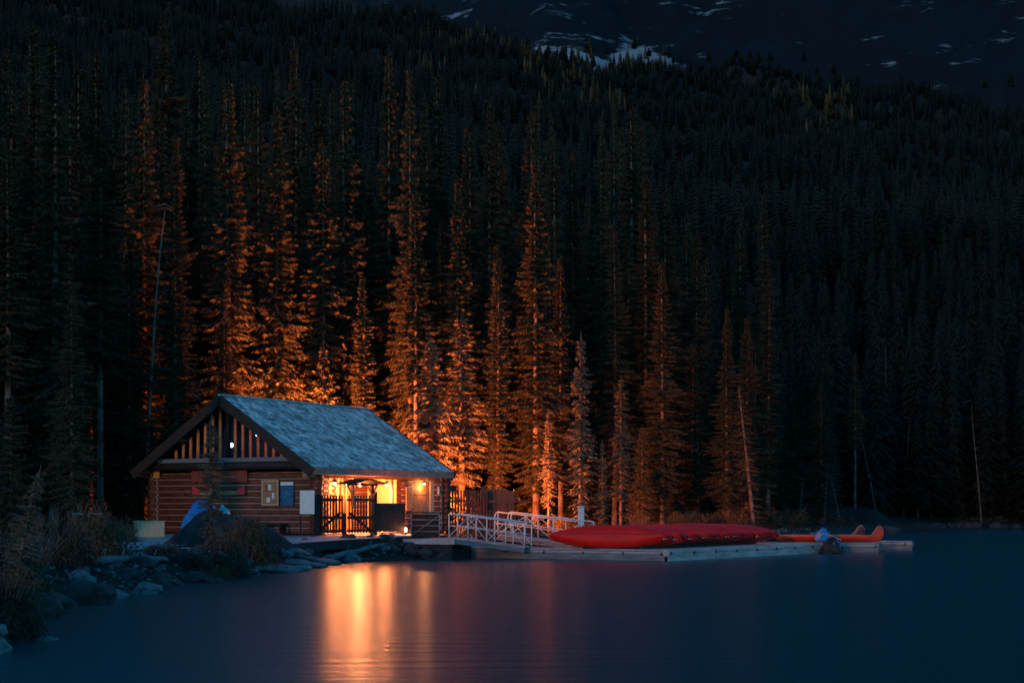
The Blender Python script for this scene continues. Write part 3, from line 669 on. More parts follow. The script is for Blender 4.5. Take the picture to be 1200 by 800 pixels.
def canoe_root(parts, loc, rot, label, group, copy=True, sc_=1.0):
    e = bpy.data.objects.new('canoe', None); COL.objects.link(e); e.location = loc; e.rotation_euler = rot; e.scale = (sc_,)*3
    tag(e, label, 'canoe', group)
    for p in parts:
        c = p.copy() if copy else p
        if copy: COL.objects.link(c)
        c.parent = e
    return e
protos = canoe_meshes('canoe'); first = True
NC = 16
ax0 = Vector((6.55-1.38, 62.55-63.75, 0)); yaw = math.atan2(62.2-63.6, 6.5-1.45)
b0 = Vector((6.45, 62.75)); b1 = Vector((12.6, 71.9)); cdir = Vector((math.cos(yaw), math.sin(yaw)))
ordn = ['second','third','fourth','fifth','sixth','seventh','eighth','ninth','tenth','eleventh','twelfth','thirteenth','fourteenth','fifteenth']
for i in range(NC):
    t = i/(NC-1); bw = b0.lerp(b1, t); cdv = cdir; ya = yaw+random.uniform(-.035,.035)
    if i == 0: ya = yaw
    c = Vector((bw.x, bw.y))-Vector((math.cos(ya), math.sin(ya)))*(CL/2+(random.uniform(-.10,.14) if i else 0))
    tilt = math.radians(-113+random.uniform(-7,7))
    z = .44+.60+random.uniform(-.02,.03)
    if i == 0: lb = 'nearest red canoe lying on its side, whole hull showing at the front of the row'
    elif i == NC-1: lb = 'red canoe at the far end of the row, next to the orange-red canoes'
    else: lb = f'{ordn[i-1]} canoe back from the nearest in the row of red canoes on their sides'
    canoe_root(protos, (c.x, c.y, z), (tilt, 0, ya), lb, 'red canoes lying on their sides on the dock', copy=not first); first = False
HIGH = .50; po = canoe_meshes('canoe_orange'); pd = canoe_meshes('canoe_dark')
# two upright canoes on the fingers, high rounded ends showing
ea = P(1036, 634, 74.4)
canoe_root(po, (ea.x-CL/2*.985, 74.9, .50), (math.radians(-12), 0, math.radians(-9)), 'bright orange-red canoe standing upright on the dock finger, rounded end high', 'upright canoes on the dock fingers', copy=False, sc_=1.0)
eb = P(1013, 634, 76.4)
canoe_root(pd, (eb.x-CL/2*.985, 76.7, .50), (math.radians(6), 0, math.radians(-6)), 'dull dark red canoe upright just behind the bright orange-red one', 'upright canoes on the dock fingers', copy=False)
# racks under the row
rk = empty('canoe_rack', (0,0,0), 0, label='low timber rack rails beneath the row of red canoes', cat='rack')
for off in (-1.2, -3.6):
    a = b0+cdir*off; b = b1+cdir*off
    MB().beam((a.x,a.y,.50),(b.x,b.y,.50),.12,.12).build('rail', M['wetwood'], rk)
# crumpled heaps
def heap(name, loc, size, m, label, cat, seed, parts=(), rz=0):
    import bmesh
    bm = bmesh.new(); bmesh.ops.create_icosphere(bm, subdivisions=5, radius=1)
    for v in bm.verts:
        nn = v.co.normalized(); f = 1+.22*mnoise.noise(nn*1.6+Vector((seed,0,0)))+.16*abs(mnoise.noise(nn*4+Vector((0,seed,0))))+.05*mnoise.noise(nn*11)
        v.co = Vector((nn.x*size[0]*f, nn.y*size[1]*f, nn.z*size[2]*f))
        if v.co.z < 0: v.co.z *= .15
    me = bpy.data.meshes.new(name); bm.to_mesh(me); bm.free(); me.materials.append(M[m]); me.polygons.foreach_set('use_smooth', [True]*len(me.polygons))
    o = bpy.data.objects.new(name, me); COL.objects.link(o); o.location = loc; o.rotation_euler = (0,0,rz); tag(o, label, cat); return o
hb_ = P(966, 640, 72.2)
hh_ = empty('tarp_bundle', (hb_.x, hb_.y, .3), 0, label='lumpy blue tarpaulin bundle tied up at the end of the pale dock', cat='bundle')
def part_of(o, e):
    for k in ('label','category'):
        if k in o: del o[k]
    o.location = Vector(o.location)-Vector(e.location); o.parent = e; return o
part_of(heap('upper_lump', (hb_.x-.10, hb_.y, .62), (.34,.36,.52), 'tarp_blue', 'x', 'x', 3), hh_)
part_of(heap('lower_lump', (hb_.x+.28, hb_.y-.2, .05), (.52,.42,.62), 'tarp_dark', 'x', 'x', 8), hh_)
part_of(heap('blue_fold', (hb_.x+.42, hb_.y-.25, .22), (.30,.30,.42), 'tarp_blue', 'x', 'x', 5), hh_)
MB().tube([Vector((-.42,-.30,.45)),Vector((-.1,-.44,.62)),Vector((.35,-.50,.5)),Vector((.75,-.35,.3))], .018, 6).build('rope', M['greywood'], hh_)
for (a, b) in ((P(880,640,71),P(955,634,73.5)),):
    pass
# covered heap before the gable with the blue sheet
tb = P(255, 640, 52.5)
e = empty('covered_heap', (tb.x, tb.y, PZ-.05), 0, label='dark covered boat heap with blue and turquoise sheeting, before the gable', cat='covered heap')
def sheet(pts, name, m, th=.03):
    w = MB(); w.add([Vector(p) for p in pts]+[Vector(p)+Vector((0,.25,0)) for p in pts], [tuple(range(len(pts)))]+[(i,(i+1)%len(pts),(i+1)%len(pts)+len(pts),i+len(pts)) for i in range(len(pts))]+[tuple(range(2*len(pts)-1,len(pts)-1,-1))])
    return w.build(name, m, e)
# a ridge-shaped mound: low at both ends, peak behind
def mound(name, prof, dep, m, yo=0, n=28, seed=0):
    w = MB(); rows = 14; vs = []
    for i in range(n+1):
        t = i/n; x = prof[0][0]+(prof[-1][0]-prof[0][0])*t
        k = max(j for j in range(len(prof)) if prof[j][0] <= x+1e-6); k = min(k, len(prof)-2)
        f = (x-prof[k][0])/(prof[k+1][0]-prof[k][0]); hgt = prof[k][1]*(1-f)+prof[k+1][1]*f
        for j in range(rows+1):
            a = PI*j/rows; nz = 1+.10*mnoise.noise((x*2.1+seed, a*2, 1)); vs.append((x+.05*mnoise.noise((x*4,a*3,seed)), yo-math.cos(a)*dep*(.35+.65*min(1,hgt)), hgt*math.sin(a)**.7*nz))
    fs = [(i*(rows+1)+j, (i+1)*(rows+1)+j, (i+1)*(rows+1)+j+1, i*(rows+1)+j+1) for i in range(n) for j in range(rows)]
    return w.add(vs, fs).build(name, m, e, True)
sc1 = 52.5/F
mound('dark_cover', [(-62*sc1,.02),(-20*sc1,1.05),(0,1.12),(30*sc1,.90),(70*sc1,.45),(85*sc1,.05)], 1.0, M['tarp_dark'])
mound('blue_sheet', [(-50*sc1,.25),(-40*sc1,1.0),(-30*sc1,1.46),(-12*sc1,1.48),(-5*sc1,1.2)], .65, M['tarp_blue'], yo=.45, seed=4)
mound('turquoise_sheet', [(-6*sc1,1.05),(0,1.34),(8*sc1,1.20),(11*sc1,.8)], .45, M['tarp_teal'], yo=.75, seed=9)

# ------------------------------------------------------------------ board fence right of the boathouse
def board_fence(name, a, b, zt0, zt1, m, label, gap, wb_=.13):
    a, b = Vector(a), Vector(b); ln = (b-a).length; an = math.atan2(b.y-a.y, b.x-a.x)
    e = empty(name, (a.x,a.y,.9), an, label=label, cat='fence')
    w = MB(); n = int(ln/(wb_+gap))
    for i in range(n):
        x = i*(wb_+gap); z = zt0+(zt1-zt0)*i/n-.9+random.uniform(-.02,.02); w.box(x,x+wb_,-.03+random.uniform(-.004,.004),0,-.1,z)
    w.build('boards', M[m], e)
    for z in (.4, 1.5): MB().box(0,ln,.003,.06,z,z+.09).build('rail', M[m], e)
    for x in (0, ln/2, ln): MB().box(x-.05,x+.05,.062,.15,-.2,zt0-.95).build('post', M['darkwood'], e)
board_fence('picket_fence', (-3.05,74.0,0), (-1.15,75.2,0), 2.95, 3.0, 'redboard', 'slatted brown fence joining the lit end of the boathouse', .07, .09)
board_fence('board_fence', (-1.5,75.6,0), (.15,75.9,0), 3.1, 2.95, 'redboard', 'tall close-boarded red-brown fence beyond the slatted one', .008)
board_fence('picket_fence', (-1.1,74.4,0), (.9,75.0,0), 2.0, 1.95, 'redboard', 'low dark picket fence in front of the tall boarded fence', .09, .07)
# outdoor floodlights that light the trees behind
def flood(p, watts, label, aim=(0,1,.6), col=(1.0,.205,.045)):
    e = empty('flood_lamp', (p[0], p[1], hz(p[0],p[1])-.05), math.atan2(aim[1],aim[0])-PI/2, label=label, cat='lamp')
    h = p[2]-hz(p[0],p[1])+.05
    MB().cyl((0,0,0),(0,0,h-.1),.05,.04,10).build('pole', M['blackmetal'], e, True)
    MB().box(-.16,.16,-.10,.02,h-.12,h+.12).build('housing', M['blackmetal'], e, bevel=.02); MB().box(-.13,.13,.022,.03,h-.09,h+.09).build('lens', M['bulb'], e)
    a = Vector(aim); a.z = 0; a.normalize()
    l = bpy.data.lights.new('flood_light', 'SPOT'); l.energy = watts; l.color = col; l.shadow_soft_size = .05; l.spot_size = math.radians(165); l.spot_blend = .35
    o = bpy.data.objects.new('flood_light', l); COL.objects.link(o); o.location = (p[0]+a.x*.10, p[1]+a.y*.10, p[2]); o.rotation_euler = Vector((a.x, a.y, .62)).to_track_quat('-Z','Y').to_euler()
FL = cw(4.4, 12.2, 3.6)
flood((-13.4,83.3,5.0), 4200, 'flood lamp on a pole behind the boathouse roof', (-.1,1,0))
flood((-10.1,81.0,5.0), 23000, 'second flood lamp on a pole behind the ridge, nearer the bright tree', (.3,1,0))
flood((-2.9,75.2,3.1), 8500, 'flood lamp on a low pole behind the lit end of the boathouse', (-.25,1,0))
flood((-.25,76.5,2.55), 3600, 'small lamp on a post hidden behind the tall boarded fence', (1.6,.5,0))

# ------------------------------------------------------------------ conifers
def conifer(seed, H=20.0, cb=.2, W=1.9, droop=.35, wh=.26, nb=6, tw=28, dens=1.0, pw=.8, tri_w=.068, tl=1.0, gapy=.0, core=.4):
    r = np.random.default_rng(seed); V = []
    z = cb*H; zs = []
    while z < H-.15: zs.append(z); z += wh*(.75+.5*r.random())*(1 if z < H*.85 else .7)
    zs = np.array(zs); A = []
    for zz in zs:
        t = (zz-cb*H)/(H-cb*H)
        env = W*((1-t)**pw)*(.35+.65*min(1, t*5+.15))
        env *= .88+.24*math.sin(zz*1.9+seed)+.0
        k = max(3, int(nb*(1 if t < .8 else .8)))
        a0 = r.random()*6.28
        for i in range(k):
            if r.random() < gapy or r.random() > dens: continue
            A.append((zz+r.uniform(-.1,.1), a0+6.28*i/k+r.uniform(-.4,.4), max(.12, env*r.uniform(.55,1.18)), t))
    A = np.array(A); nB = len(A)
    z0, az, Lb, tt = A.T
    dr = droop*(1-.75*tt)*(r.uniform(.7,1.3,nB)); lift = .25*tt
    def pt(s):                                # s (nB,) 0..1
        rad = Lb*s; zz = z0+Lb*(lift*s-dr*(s**1.3)+.12*dr*s**3*2)
        return np.stack([np.cos(az)*rad, np.sin(az)*rad, zz], 1)
    dirv = np.stack([np.cos(az), np.sin(az), -dr*.8], 1); side = np.stack([-np.sin(az), np.cos(az), 0*az], 1)
    T = []
    for k in range(tw):
        s = np.clip((.14+.86*(k+.5)/tw)+r.uniform(-.03,.03,nB), 0, 1)
        b = pt(s)
        for sg in (-1, 1):
            ln = (.16+.30*Lb*(1-s)**.7)*tl*r.uniform(.6,1.2,nB); ln = np.minimum(ln, .52)
            d = dirv*r.uniform(.4,.9,nB)[:,None]+side*sg*r.uniform(.5,1.0,nB)[:,None]+np.array([0,0,-1.])*(r.uniform(.1,.75,nB)*(droop/.35)**.5)[:,None]
            d /= np.linalg.norm(d, axis=1)[:,None]
            wd = tri_w*r.uniform(.7,1.3,nB)
            hb_ = dirv*wd[:,None]*.5+np.array([0,0,1.])*(wd*r.uniform(-.5,.5,nB))[:,None]
            T.append(np.stack([b-hb_, b+hb_, b+d*ln[:,None]], 1))
    # tip tuft and branch axis
    b = pt(np.full(nB,.8)); t_ = pt(np.full(nB,1.08)); T.append(np.stack([b-side*.05, b+side*.05, t_], 1))
    b = pt(np.zeros(nB)); t_ = pt(np.full(nB,.8)); T.append(np.stack([b-np.array([0,0,.03]), b+np.array([0,0,.03]), t_], 1))
    if core > 0:
        for f in (-1, 1):
            b = pt(np.full(nB,.02)); m_ = pt(np.full(nB,.55*core))+side*f*(Lb*.17+.04)[:,None]-np.array([0,0,1.])*(Lb*.16)[:,None]; e_ = pt(np.full(nB,.86*core))
            T.append(np.stack([b, m_, e_], 1))
    T = np.concatenate(T)
    top = np.array([[[-.05,0,H-.7],[.05,0,H-.7],[0,0,H+.25]],[[0,-.05,H-.7],[0,.05,H-.7],[0,0,H+.25]]]); T = np.concatenate([T, top])
    return T.reshape(-1, 3)
def trunk_mesh(name, seed, H, r0, m, stubs=0, bend=.0, cb=.2, slen=1.0):
    rnd = random.Random(seed); w = MB(); n = 12; prev = None
    pts = []
    for i in range(n+1):
        t = i/n; pts.append(Vector((bend*math.sin(t*2.3+seed)*(t), bend*math.cos(t*1.7+seed)*t*.6, H*.985*t-.4*(1-t))))
    for i in range(n):
        ra = r0*(1-i/n)**.8+.015+(r0*.35 if i == 0 else 0); rb_ = r0*(1-(i+1)/n)**.8+.015; w.cyl(pts[i], pts[i+1], ra, rb_, 9)
    for k in range(stubs):
        z = rnd.uniform(.06,max(cb,.15)+.25)*H; i = min(n-1, int(z/H*n)); p = pts[i].lerp(pts[i+1], z/H*n-i); a = rnd.uniform(0,6.28); ln = rnd.uniform(.25,1.1)*slen
        q_ = p+Vector((math.cos(a)*ln, math.sin(a)*ln, -ln*rnd.uniform(.1,.5))); w.cyl(p, q_, .022, .006, 4)
        if ln > .5:
            for _ in range(2):
                f = rnd.uniform(.4,.9); pp_ = p.lerp(q_, f); a2 = a+rnd.choice((-1,1))*.8; w.cyl(pp_, pp_+Vector((math.cos(a2)*.3, math.sin(a2)*.3, -.12)), .010, .004, 3)
    o = w.build(name, m, None, True); me = o.data; bpy.data.objects.remove(o); return me
VAR = []
specs = [ # seed, cb, W, droop, wh, nb, tw, dens, pw
    dict(cb=.06, W=2.5, droop=.40, pw=.85), dict(cb=.12, W=2.3, droop=.45, pw=.80), dict(cb=.24, W=2.2, droop=.42, pw=.80), dict(cb=.08, W=1.9, droop=.5, pw=.70),
    dict(cb=.42, W=1.9, droop=.38, dens=.9, core=.6), dict(cb=.04, W=3.0, droop=.36, pw=.95), dict(cb=.20, W=1.7, droop=.50, pw=.66, core=.8), dict(cb=.12, W=2.7, droop=.48, pw=.9)]
for i, s in enumerate(specs):
    T = conifer(100+i, **s); me = npmesh('spruce_crown', T, np.arange(len(T)).reshape(-1,3), [M['needles']])
    tm_ = trunk_mesh('spruce_trunk', i, 20, .17, M['bark'], 26, .12, s['cb']); VAR.append((tm_, me, s))
# specials: pale drooping spruce near the lamp, thin young spruces, snag, sparse leaning tree, thin sapling
def special(name, H, r0, crown, bark='bark', need='needles', stubs=14, bend=.05, slen=1.0):
    cm = None
    if crown: T = conifer(H=H, **crown); cm = npmesh(name+'_crown', T, np.arange(len(T)).reshape(-1,3), [M[need]])
    return (trunk_mesh(name+'_trunk', crown['seed'] if crown else 3, H, r0, M[bark], stubs, bend, crown['cb'] if crown else .8, slen), cm)
SPC = {
 'pale': special('pale', 8, .12, dict(core=.7, seed=31, cb=.06, W=1.75, droop=.55, wh=.20, nb=7, tw=12, pw=.8, tri_w=.06), need='needles_brown_lit'),
 'young': special('young', 9, .10, dict(core=.5, seed=32, cb=.12, W=1.05, droop=.55, wh=.20, nb=6, tw=9, pw=.75, tri_w=.065, tl=1.0), need='needles_brown_lit'),
 'young2': special('young2', 9, .10, dict(core=.6, seed=36, cb=.25, W=1.15, droop=.50, wh=.22, nb=6, tw=9, pw=.70, tri_w=.065, tl=1.0, dens=.9), need='needles_brown_lit'),
 'sparse': special('sparse', 9, .13, dict(core=0, seed=33, cb=.30, W=1.0, droop=.6, wh=.26, nb=4, tw=6, pw=.7, tri_w=.06, tl=1.0, dens=.85), bark='bark', stubs=50, slen=.8),
 'snag2': special('snag2', 14, .10, None, bark='bark', stubs=36, bend=.25, slen=.9),
 'snag': special('snag', 14, .11, None, bark='deadbark', stubs=44, bend=.55, slen=.7),
 'sapling': special('sapling', 4.5, .045, dict(core=.3, seed=34, cb=.16, W=.72, droop=.2, wh=.12, nb=7, tw=9, pw=.7, tri_w=.035, tl=.8, dens=.85), need='needles_brown_lit', stubs=10, slen=.3),
 'bushy': special('bushy', 7, .13, dict(seed=35, cb=.03, W=2.0, droop=.30, wh=.18, nb=8, tw=12, pw=.85, tri_w=.06)),
}
def plant(name, tm_, cm, loc, sx_, sz_, rz, label, group=None, lean=(0,0), cat='tree'):
    e = bpy.data.objects.new(name, None); COL.objects.link(e); e.location = loc; e.rotation_euler = (lean[0], lean[1], rz if lean == (0,0) else 0); e.scale = (sx_, sx_, sz_)
    tag(e, label, cat, group)
    a = bpy.data.objects.new('trunk', tm_); COL.objects.link(a); a.parent = e
    if cm: b = bpy.data.objects.new('crown', cm); COL.objects.link(b); b.parent = e
    return e
def top_tree(px, py, Y, kind, label, xs=1.0, lean=(0,0), name='spruce_tree', group=None, rz=None):
    X = (px-600)/F*Y; zb = hz(X, Y)-.05; zt = P(px, py, Y).z; Hn = zt-zb
    if isinstance(kind, int): tm_, cm, _ = VAR[kind]; H0 = 20.
    else: tm_, cm = SPC[kind]; H0 = {'pale':8,'young':9,'young2':9,'sparse':9,'snag':14,'sapling':4.5,'bushy':7}[kind]
    s = Hn/H0; sx_ = s*xs if not isinstance(kind, int) else xs*(.6+.4*s)
    taken.append((X, Y)); return plant(name, tm_, cm, (X,Y,zb), sx_, s, random.uniform(0,6.28) if rz is None else rz, label, group, lean)
taken = []
TT = [
 (505,396,78.6,'pale','brightest pale drooping spruce beside the lit end of the roof',1.15),
 (541,372,80.0,'young2','orange-lit spruce just behind the palest drooping one',1.45),
 (583,308,82.0,3,'tall dark spruce with orange edge, behind the board fence end',.85),
 (628,190,84.0,1,'tallest broad spruce right of the board fence, warm lit on one flank',1.10),
 (622,128,96.0,0,'very tall spruce whose tip shows above the broad one',.95),
 (657,300,88.0,6,'slim dark spruce close behind the tall broad spruce',.9),
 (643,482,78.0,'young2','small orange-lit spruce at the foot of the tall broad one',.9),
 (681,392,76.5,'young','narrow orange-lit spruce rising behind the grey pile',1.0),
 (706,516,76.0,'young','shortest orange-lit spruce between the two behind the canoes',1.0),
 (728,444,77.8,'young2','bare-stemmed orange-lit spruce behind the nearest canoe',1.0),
 (487,225,86.0,4,'spruce with long bare pale trunk above the roof end',.95),
 (378,165,86.5,4,'tall spruce with bare pale trunk right above the ridge',1.0),
 (268,95,84.0,2,'tall spruce whose reddish trunk shows above the gable peak',1.05),
 (345,52,92.0,0,'very tall spruce behind the one with the pale trunk',1.05),
 (325,128,85.0,2,'tall spruce between the gable peak and the pale trunk',1.0),
 (425,322,87.0,3,'mid-height orange-lit spruce behind the ridge',.95),
 (433,198,96.0,1,'tall spruce directly behind the mid-height orange-lit one',1.0),
 (303,285,87.5,5,'orange-lit bushy spruce just above the gable peak',.8),
 (379,405,84.2,'bushy','small golden-lit spruce glowing right behind the ridge',.75),
 (355,350,86.8,3,'orange-lit spruce close to the glowing small one',.8),
 (460,330,90.0,6,'dim spruce between the ridge end and the pale trunk',.95),
 (405,170,93.0,0,'tall spruce right of the pale trunk above the ridge',.95),
 (513,85,105.0,1,'tall spruce rising behind the pale drooping one, high up',1.0),
 (548,150,99.0,3,'tall narrow spruce left of the tallest broad spruce',1.05),
 (540,240,92.0,6,'dark spruce straight behind the orange-lit one by the roof end',1.0),
 (117,150,72.0,4,'tall spruce with long bare straight trunk left of the boathouse',1.1),
 (85,332,58.0,1,'brownish spruce standing between the path and the tall bare trunk',.75),
 (8,180,64.0,4,'dark spruce with bare trunk at the very edge of the picture',1.1),
 (12,462,44.0,'bushy','low bushy young spruce in the lower corner of the trees',1.0),
 (45,95,80.0,5,'broad tall spruce above the shrubs at the far side',1.0),
 (168,88,84.0,1,'tall spruce above the outer slope of the gable roof',1.1),
 (185,110,88.0,3,'tall narrow spruce beside the pale leaning snag',1.1),
 (232,60,92.0,5,'broad tall dark spruce above the gable, high up',1.0),
 (208,300,82.0,0,'mid-height dark spruce behind the outer roof slope',.8),
 (135,280,78.0,3,'mid-height dark spruce left of the leaning snag',.85),
 (262,330,80.5,3,'dark spruce close behind the gable peak',.75),
 (720,262,92.0,1,'tall dim spruce behind the bare-stemmed orange one',.95),
 (770,255,98.0,4,'dim spruce with leaning reddish bare trunk, above the canoes',.9),
 (790,300,104.0,3,'narrow dim spruce next to the reddish bare trunk',.9),
 (900,320,104.0,6,'tall dim brownish spruce above the far end of the canoes',1.0),
 (868,262,112.0,1,'taller dim spruce behind the brownish one',1.0),
 (895,225,125.0,0,'tall spruce standing above the leaning sparse tree',1.0),
 (752,500,88.0,'bushy','low dark spruce behind the middle of the canoe row',.8),
 (790,530,92.0,'bushy','small dark spruce behind the canoe row, further along',.7),
]
for (px, py, Y, k, lb, xs) in TT: top_tree(px, py, Y, k, lb, xs)
# leaning sparse tree at the shore and a leaning snag by the boathouse, leaning stems by the far shore
x_ = (884-600)/F*90; plant('sparse_tree', *SPC['sparse'], (x_,90,hz(x_,90)-.05), 1.0, (P(870,450,90).z-hz(x_,90))/9, 0, 'leaning sparse reddish tree on the shore behind the canoe row', lean=(0,math.radians(-6)))
x_ = (164-600)/F*79; plant('dead_tree', *SPC['snag'], (x_,79,hz(x_,79)), 1.0, (P(190,238,79).z-hz(x_,79))/14, 0, 'pale bare dead trunk leaning across the dark trees by the gable', lean=(0,math.radians(6)))
sap = P(248, 655, 47.5); plant('sapling', *SPC['sapling'], (sap.x,sap.y,hz(sap.x,sap.y)-.05), 1.0, (P(248,488,47.5).z-hz(sap.x,sap.y))/4.5, 0, 'thin sparse young spruce standing right in front of the gable')
sp2 = P(8, 690, 27); plant('sapling', *SPC['sapling'], (sp2.x,sp2.y,hz(sp2.x,sp2.y)-.05), .7, .62, 0, 'dark leaning bare sapling among the nearest shrubs', lean=(0,math.radians(12)))
for i, (px, Y, py, ln_) in enumerate(((1027,150,500,9),(965,118,545,-7),(985,112,555,8),(1058,160,490,-5),(1150,158,470,4),(1040,170,400,0),(935,108,560,-10))):
    X = (px-600)/F*Y
    if shore_dist(np.array([X]), np.array([Y]))[0] < 1: X -= 0; Y += 6
    zb = hz(X, Y); plant('dead_tree', *SPC['snag2'], (X,Y,zb), .9, max(.2,(P(px,py,Y).z-zb)/14), 0,
        ['pale dead stem leaning back above the two upright canoes','pale dead stem leaning away above the blue bundle','short pale dead stem beside the blue bundle, leaning over','long faint dead stem past the outermost dock','faint dead stem near the picture edge on the far shore','straight faint dead trunk high above the upright canoes','short dead stem behind the far end of the red canoes'][i], 'bare dead stems on the far shore', lean=(0,math.radians(-ln_)))

# sampled forest positions
def sample(y0, y1, s0, s1, dmin, margin=6, jit=.42):
    out = []; y = y0
    while y < y1:
        s = s0+(s1-s0)*(y-y0)/(y1-y0); hw = y*.345+margin; x = -hw+random.uniform(0, s)
        while x < hw:
            out.append((x+random.uniform(-jit,jit)*s, y+random.uniform(-jit,jit)*s)); x += s
        y += s
    a = np.array(out); d = shore_dist(a[:,0], a[:,1]); return a[d > dmin], d[d > dmin]
nearP, nd = sample(46, 400, 3.1, 8.0, 3.0)
keep = []
for (x, y), d in zip(nearP, nd):
    if y < 79 and x > -18.5-(72-y)*.12 and x < 2: continue          # plot, path and clearing
    if y < 84 and -16 < x < -9 : continue
    if y < 86 and -5 < x < 11: continue
    if -26 < x < -12 and 44 < y < 63: continue
    if d < 7 and random.random() < .35: continue
    if any((x-a)**2+(y-b)**2 < 2.2 for a, b in taken): continue
    keep.append((x, y, d))
keep.sort(key=lambda k: k[1])
inview = [k for k in keep if abs(k[0])/k[1] < .338]
indiv = inview[:300-len(TT)-6]; ids = set(map(id, indiv)); rest = [k for k in keep if id(k) not in ids]
def tree_h(x, y, d):
    h = random.triangular(9, 25, 19)
    if 88 < y < 190 and x < 12: h = random.triangular(17, 32, 27)
    if y < 85 and x < 0: h = random.uniform(14, 22)
    if d < 14 and x > 3: h *= random.uniform(.5, .9)
    return h
for (x, y, d) in indiv:
    h = tree_h(x, y, d); tm_, cm, _ = VAR[random.randrange(8)]; s = h/20
    u = x/y*F+600
    if y < 79: lb, gr = 'dark spruce in the dense stand left of the boathouse', 'spruces left of the boathouse'
    elif u < 260: lb, gr = 'tall dark spruce on the slope left of the gable peak', 'spruces on the slope left of the gable peak'
    elif u < 640: lb, gr = 'tall dim warm-tinged spruce on the slope behind the boathouse', 'spruces on the slope behind the boathouse'
    elif u < 920: lb, gr = 'dark bluish spruce on the slope behind the red canoes', 'spruces on the slope behind the canoes'
    else: lb, gr = 'very dark spruce on the slope above the far shore', 'spruces above the far shore'
    sx_ = random.uniform(.78,1.25)*(.6+.4*s)
    plant('spruce_tree', tm_, cm, (x,y,hz(x,y)-.1), sx_, s, random.uniform(0,6.28), lb, gr)
# the rest of the forest, one mass
def lowtree(seed, H, W, wh, nb, cb=.10, pw=.85):
    r = np.random.default_rng(seed); T = []
    z = cb*H
    while z < H-.5:
        t = (z-cb*H)/(H-cb*H); env = W*(1-t)**pw*(.6+.4*min(1,t*6+.2)); a0 = r.random()*6.28
        for i in range(nb):
            a = a0+6.28*i/nb+r.uniform(-.25,.25); ln = env*r.uniform(.7,1.25)+.10; da = 3.14/nb*r.uniform(.9,1.5); dr = ln*(.35+.45*r.random()); zz = z+r.uniform(-.2,.2)
            top = [0,0,zz+wh*.9]; c = lambda q, l, d: [math.cos(q)*l, math.sin(q)*l, zz-d]
            T.append([top, c(a-da, ln*.62, dr*.45), c(a, ln, dr)]); T.append([top, c(a, ln, dr), c(a+da, ln*.62, dr*.45)])
        z += wh*(.8+.4*r.random())
    T.append([[-.12,0,H-1.1],[.12,0,H-1.1],[0,0,H]]); T.append([[0,-.12,H-1.1],[0,.12,H-1.1],[0,0,H]])
    return np.array(T).reshape(-1, 3)
MID = [np.asarray(lowtree(50+i, 20, 2.3+.35*(i%3), 0.36, 12, .06+.06*(i%3), .75+.1*(i%2))) for i in range(6)]
FAR = [np.asarray(lowtree(80+i, 20, 2.7+.4*(i%3), 1.25, 6, .08)) for i in range(6)]
def trunk_tris(H, r):
    T = []
    for k in range(3):
        a, b = 2.09*k, 2.09*(k+1); T.append([[math.cos(a)*r,math.sin(a)*r,-.5],[math.cos(b)*r,math.sin(b)*r,-.5],[0,0,H*.95]])
    return np.array(T).reshape(-1,3)
TRK = trunk_tris(20, .15)
def merge(pts, protos_, name, label, hs):
    Vs, TN, MI = [], [], []
    xs_ = np.array([p[0] for p in pts]); ys_ = np.array([p[1] for p in pts]); zz = ground(xs_, ys_)
    for i, (x, y) in enumerate(zip(xs_, ys_)):
        T = protos_[random.randrange(len(protos_))]; h, w_, tone = hs(x, y, i); a = random.uniform(0,6.28); c, s = math.cos(a), math.sin(a)
        for arr, mi in ((T, 0), (TRK, 1)):
            X = arr[:,0]*w_; Y_ = arr[:,1]*w_; Vs.append(np.stack([x+c*X-s*Y_, y+s*X+c*Y_, zz[i]-.2+arr[:,2]*h/20], 1).astype(np.float32)); TN.append(np.full(len(arr), tone, np.float32)); MI.append(np.full(len(arr)//3, mi, np.int32))
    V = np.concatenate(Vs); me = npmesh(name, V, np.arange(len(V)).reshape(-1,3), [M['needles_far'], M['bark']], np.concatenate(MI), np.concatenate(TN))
    o = bpy.data.objects.new(name, me); COL.objects.link(o); tag(o, label, 'forest', kind='stuff'); return len(V)//3
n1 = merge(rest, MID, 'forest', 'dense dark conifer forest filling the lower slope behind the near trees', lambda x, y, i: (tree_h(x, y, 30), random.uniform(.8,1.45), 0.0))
farP, fd = sample(402, 1560, 7.2, 9.2, 5, margin=10)
tl = treeline(farP[:,0]); frac = (fd-tl)
fk = []
for (p, fr) in zip(farP, frac):
    nz = mnoise.noise((p[0]*.012, p[1]*.012, 3))*70
    if fr+nz < -10 or (fr+nz < 90 and random.random() < .22 and fr < 60): fk.append((p[0], p[1]))
def farh(x, y, i):
    t = y/1150; nz = mnoise.noise((x*.006, y*.006, 7)); u = x/y*F+600
    la = 0.0
    if y > 820 and nz > .12 and random.random() < .4 and u > 480 and u < 1000: la = random.uniform(.3, 1)
    return random.triangular(8, 23, 17)*(1-.2*t)*(1.3 if x < 0 else 1), random.uniform(.85,1.25), la
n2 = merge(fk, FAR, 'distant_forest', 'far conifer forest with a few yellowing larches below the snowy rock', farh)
print('forest', len(indiv), len(rest), len(fk), n1, n2)

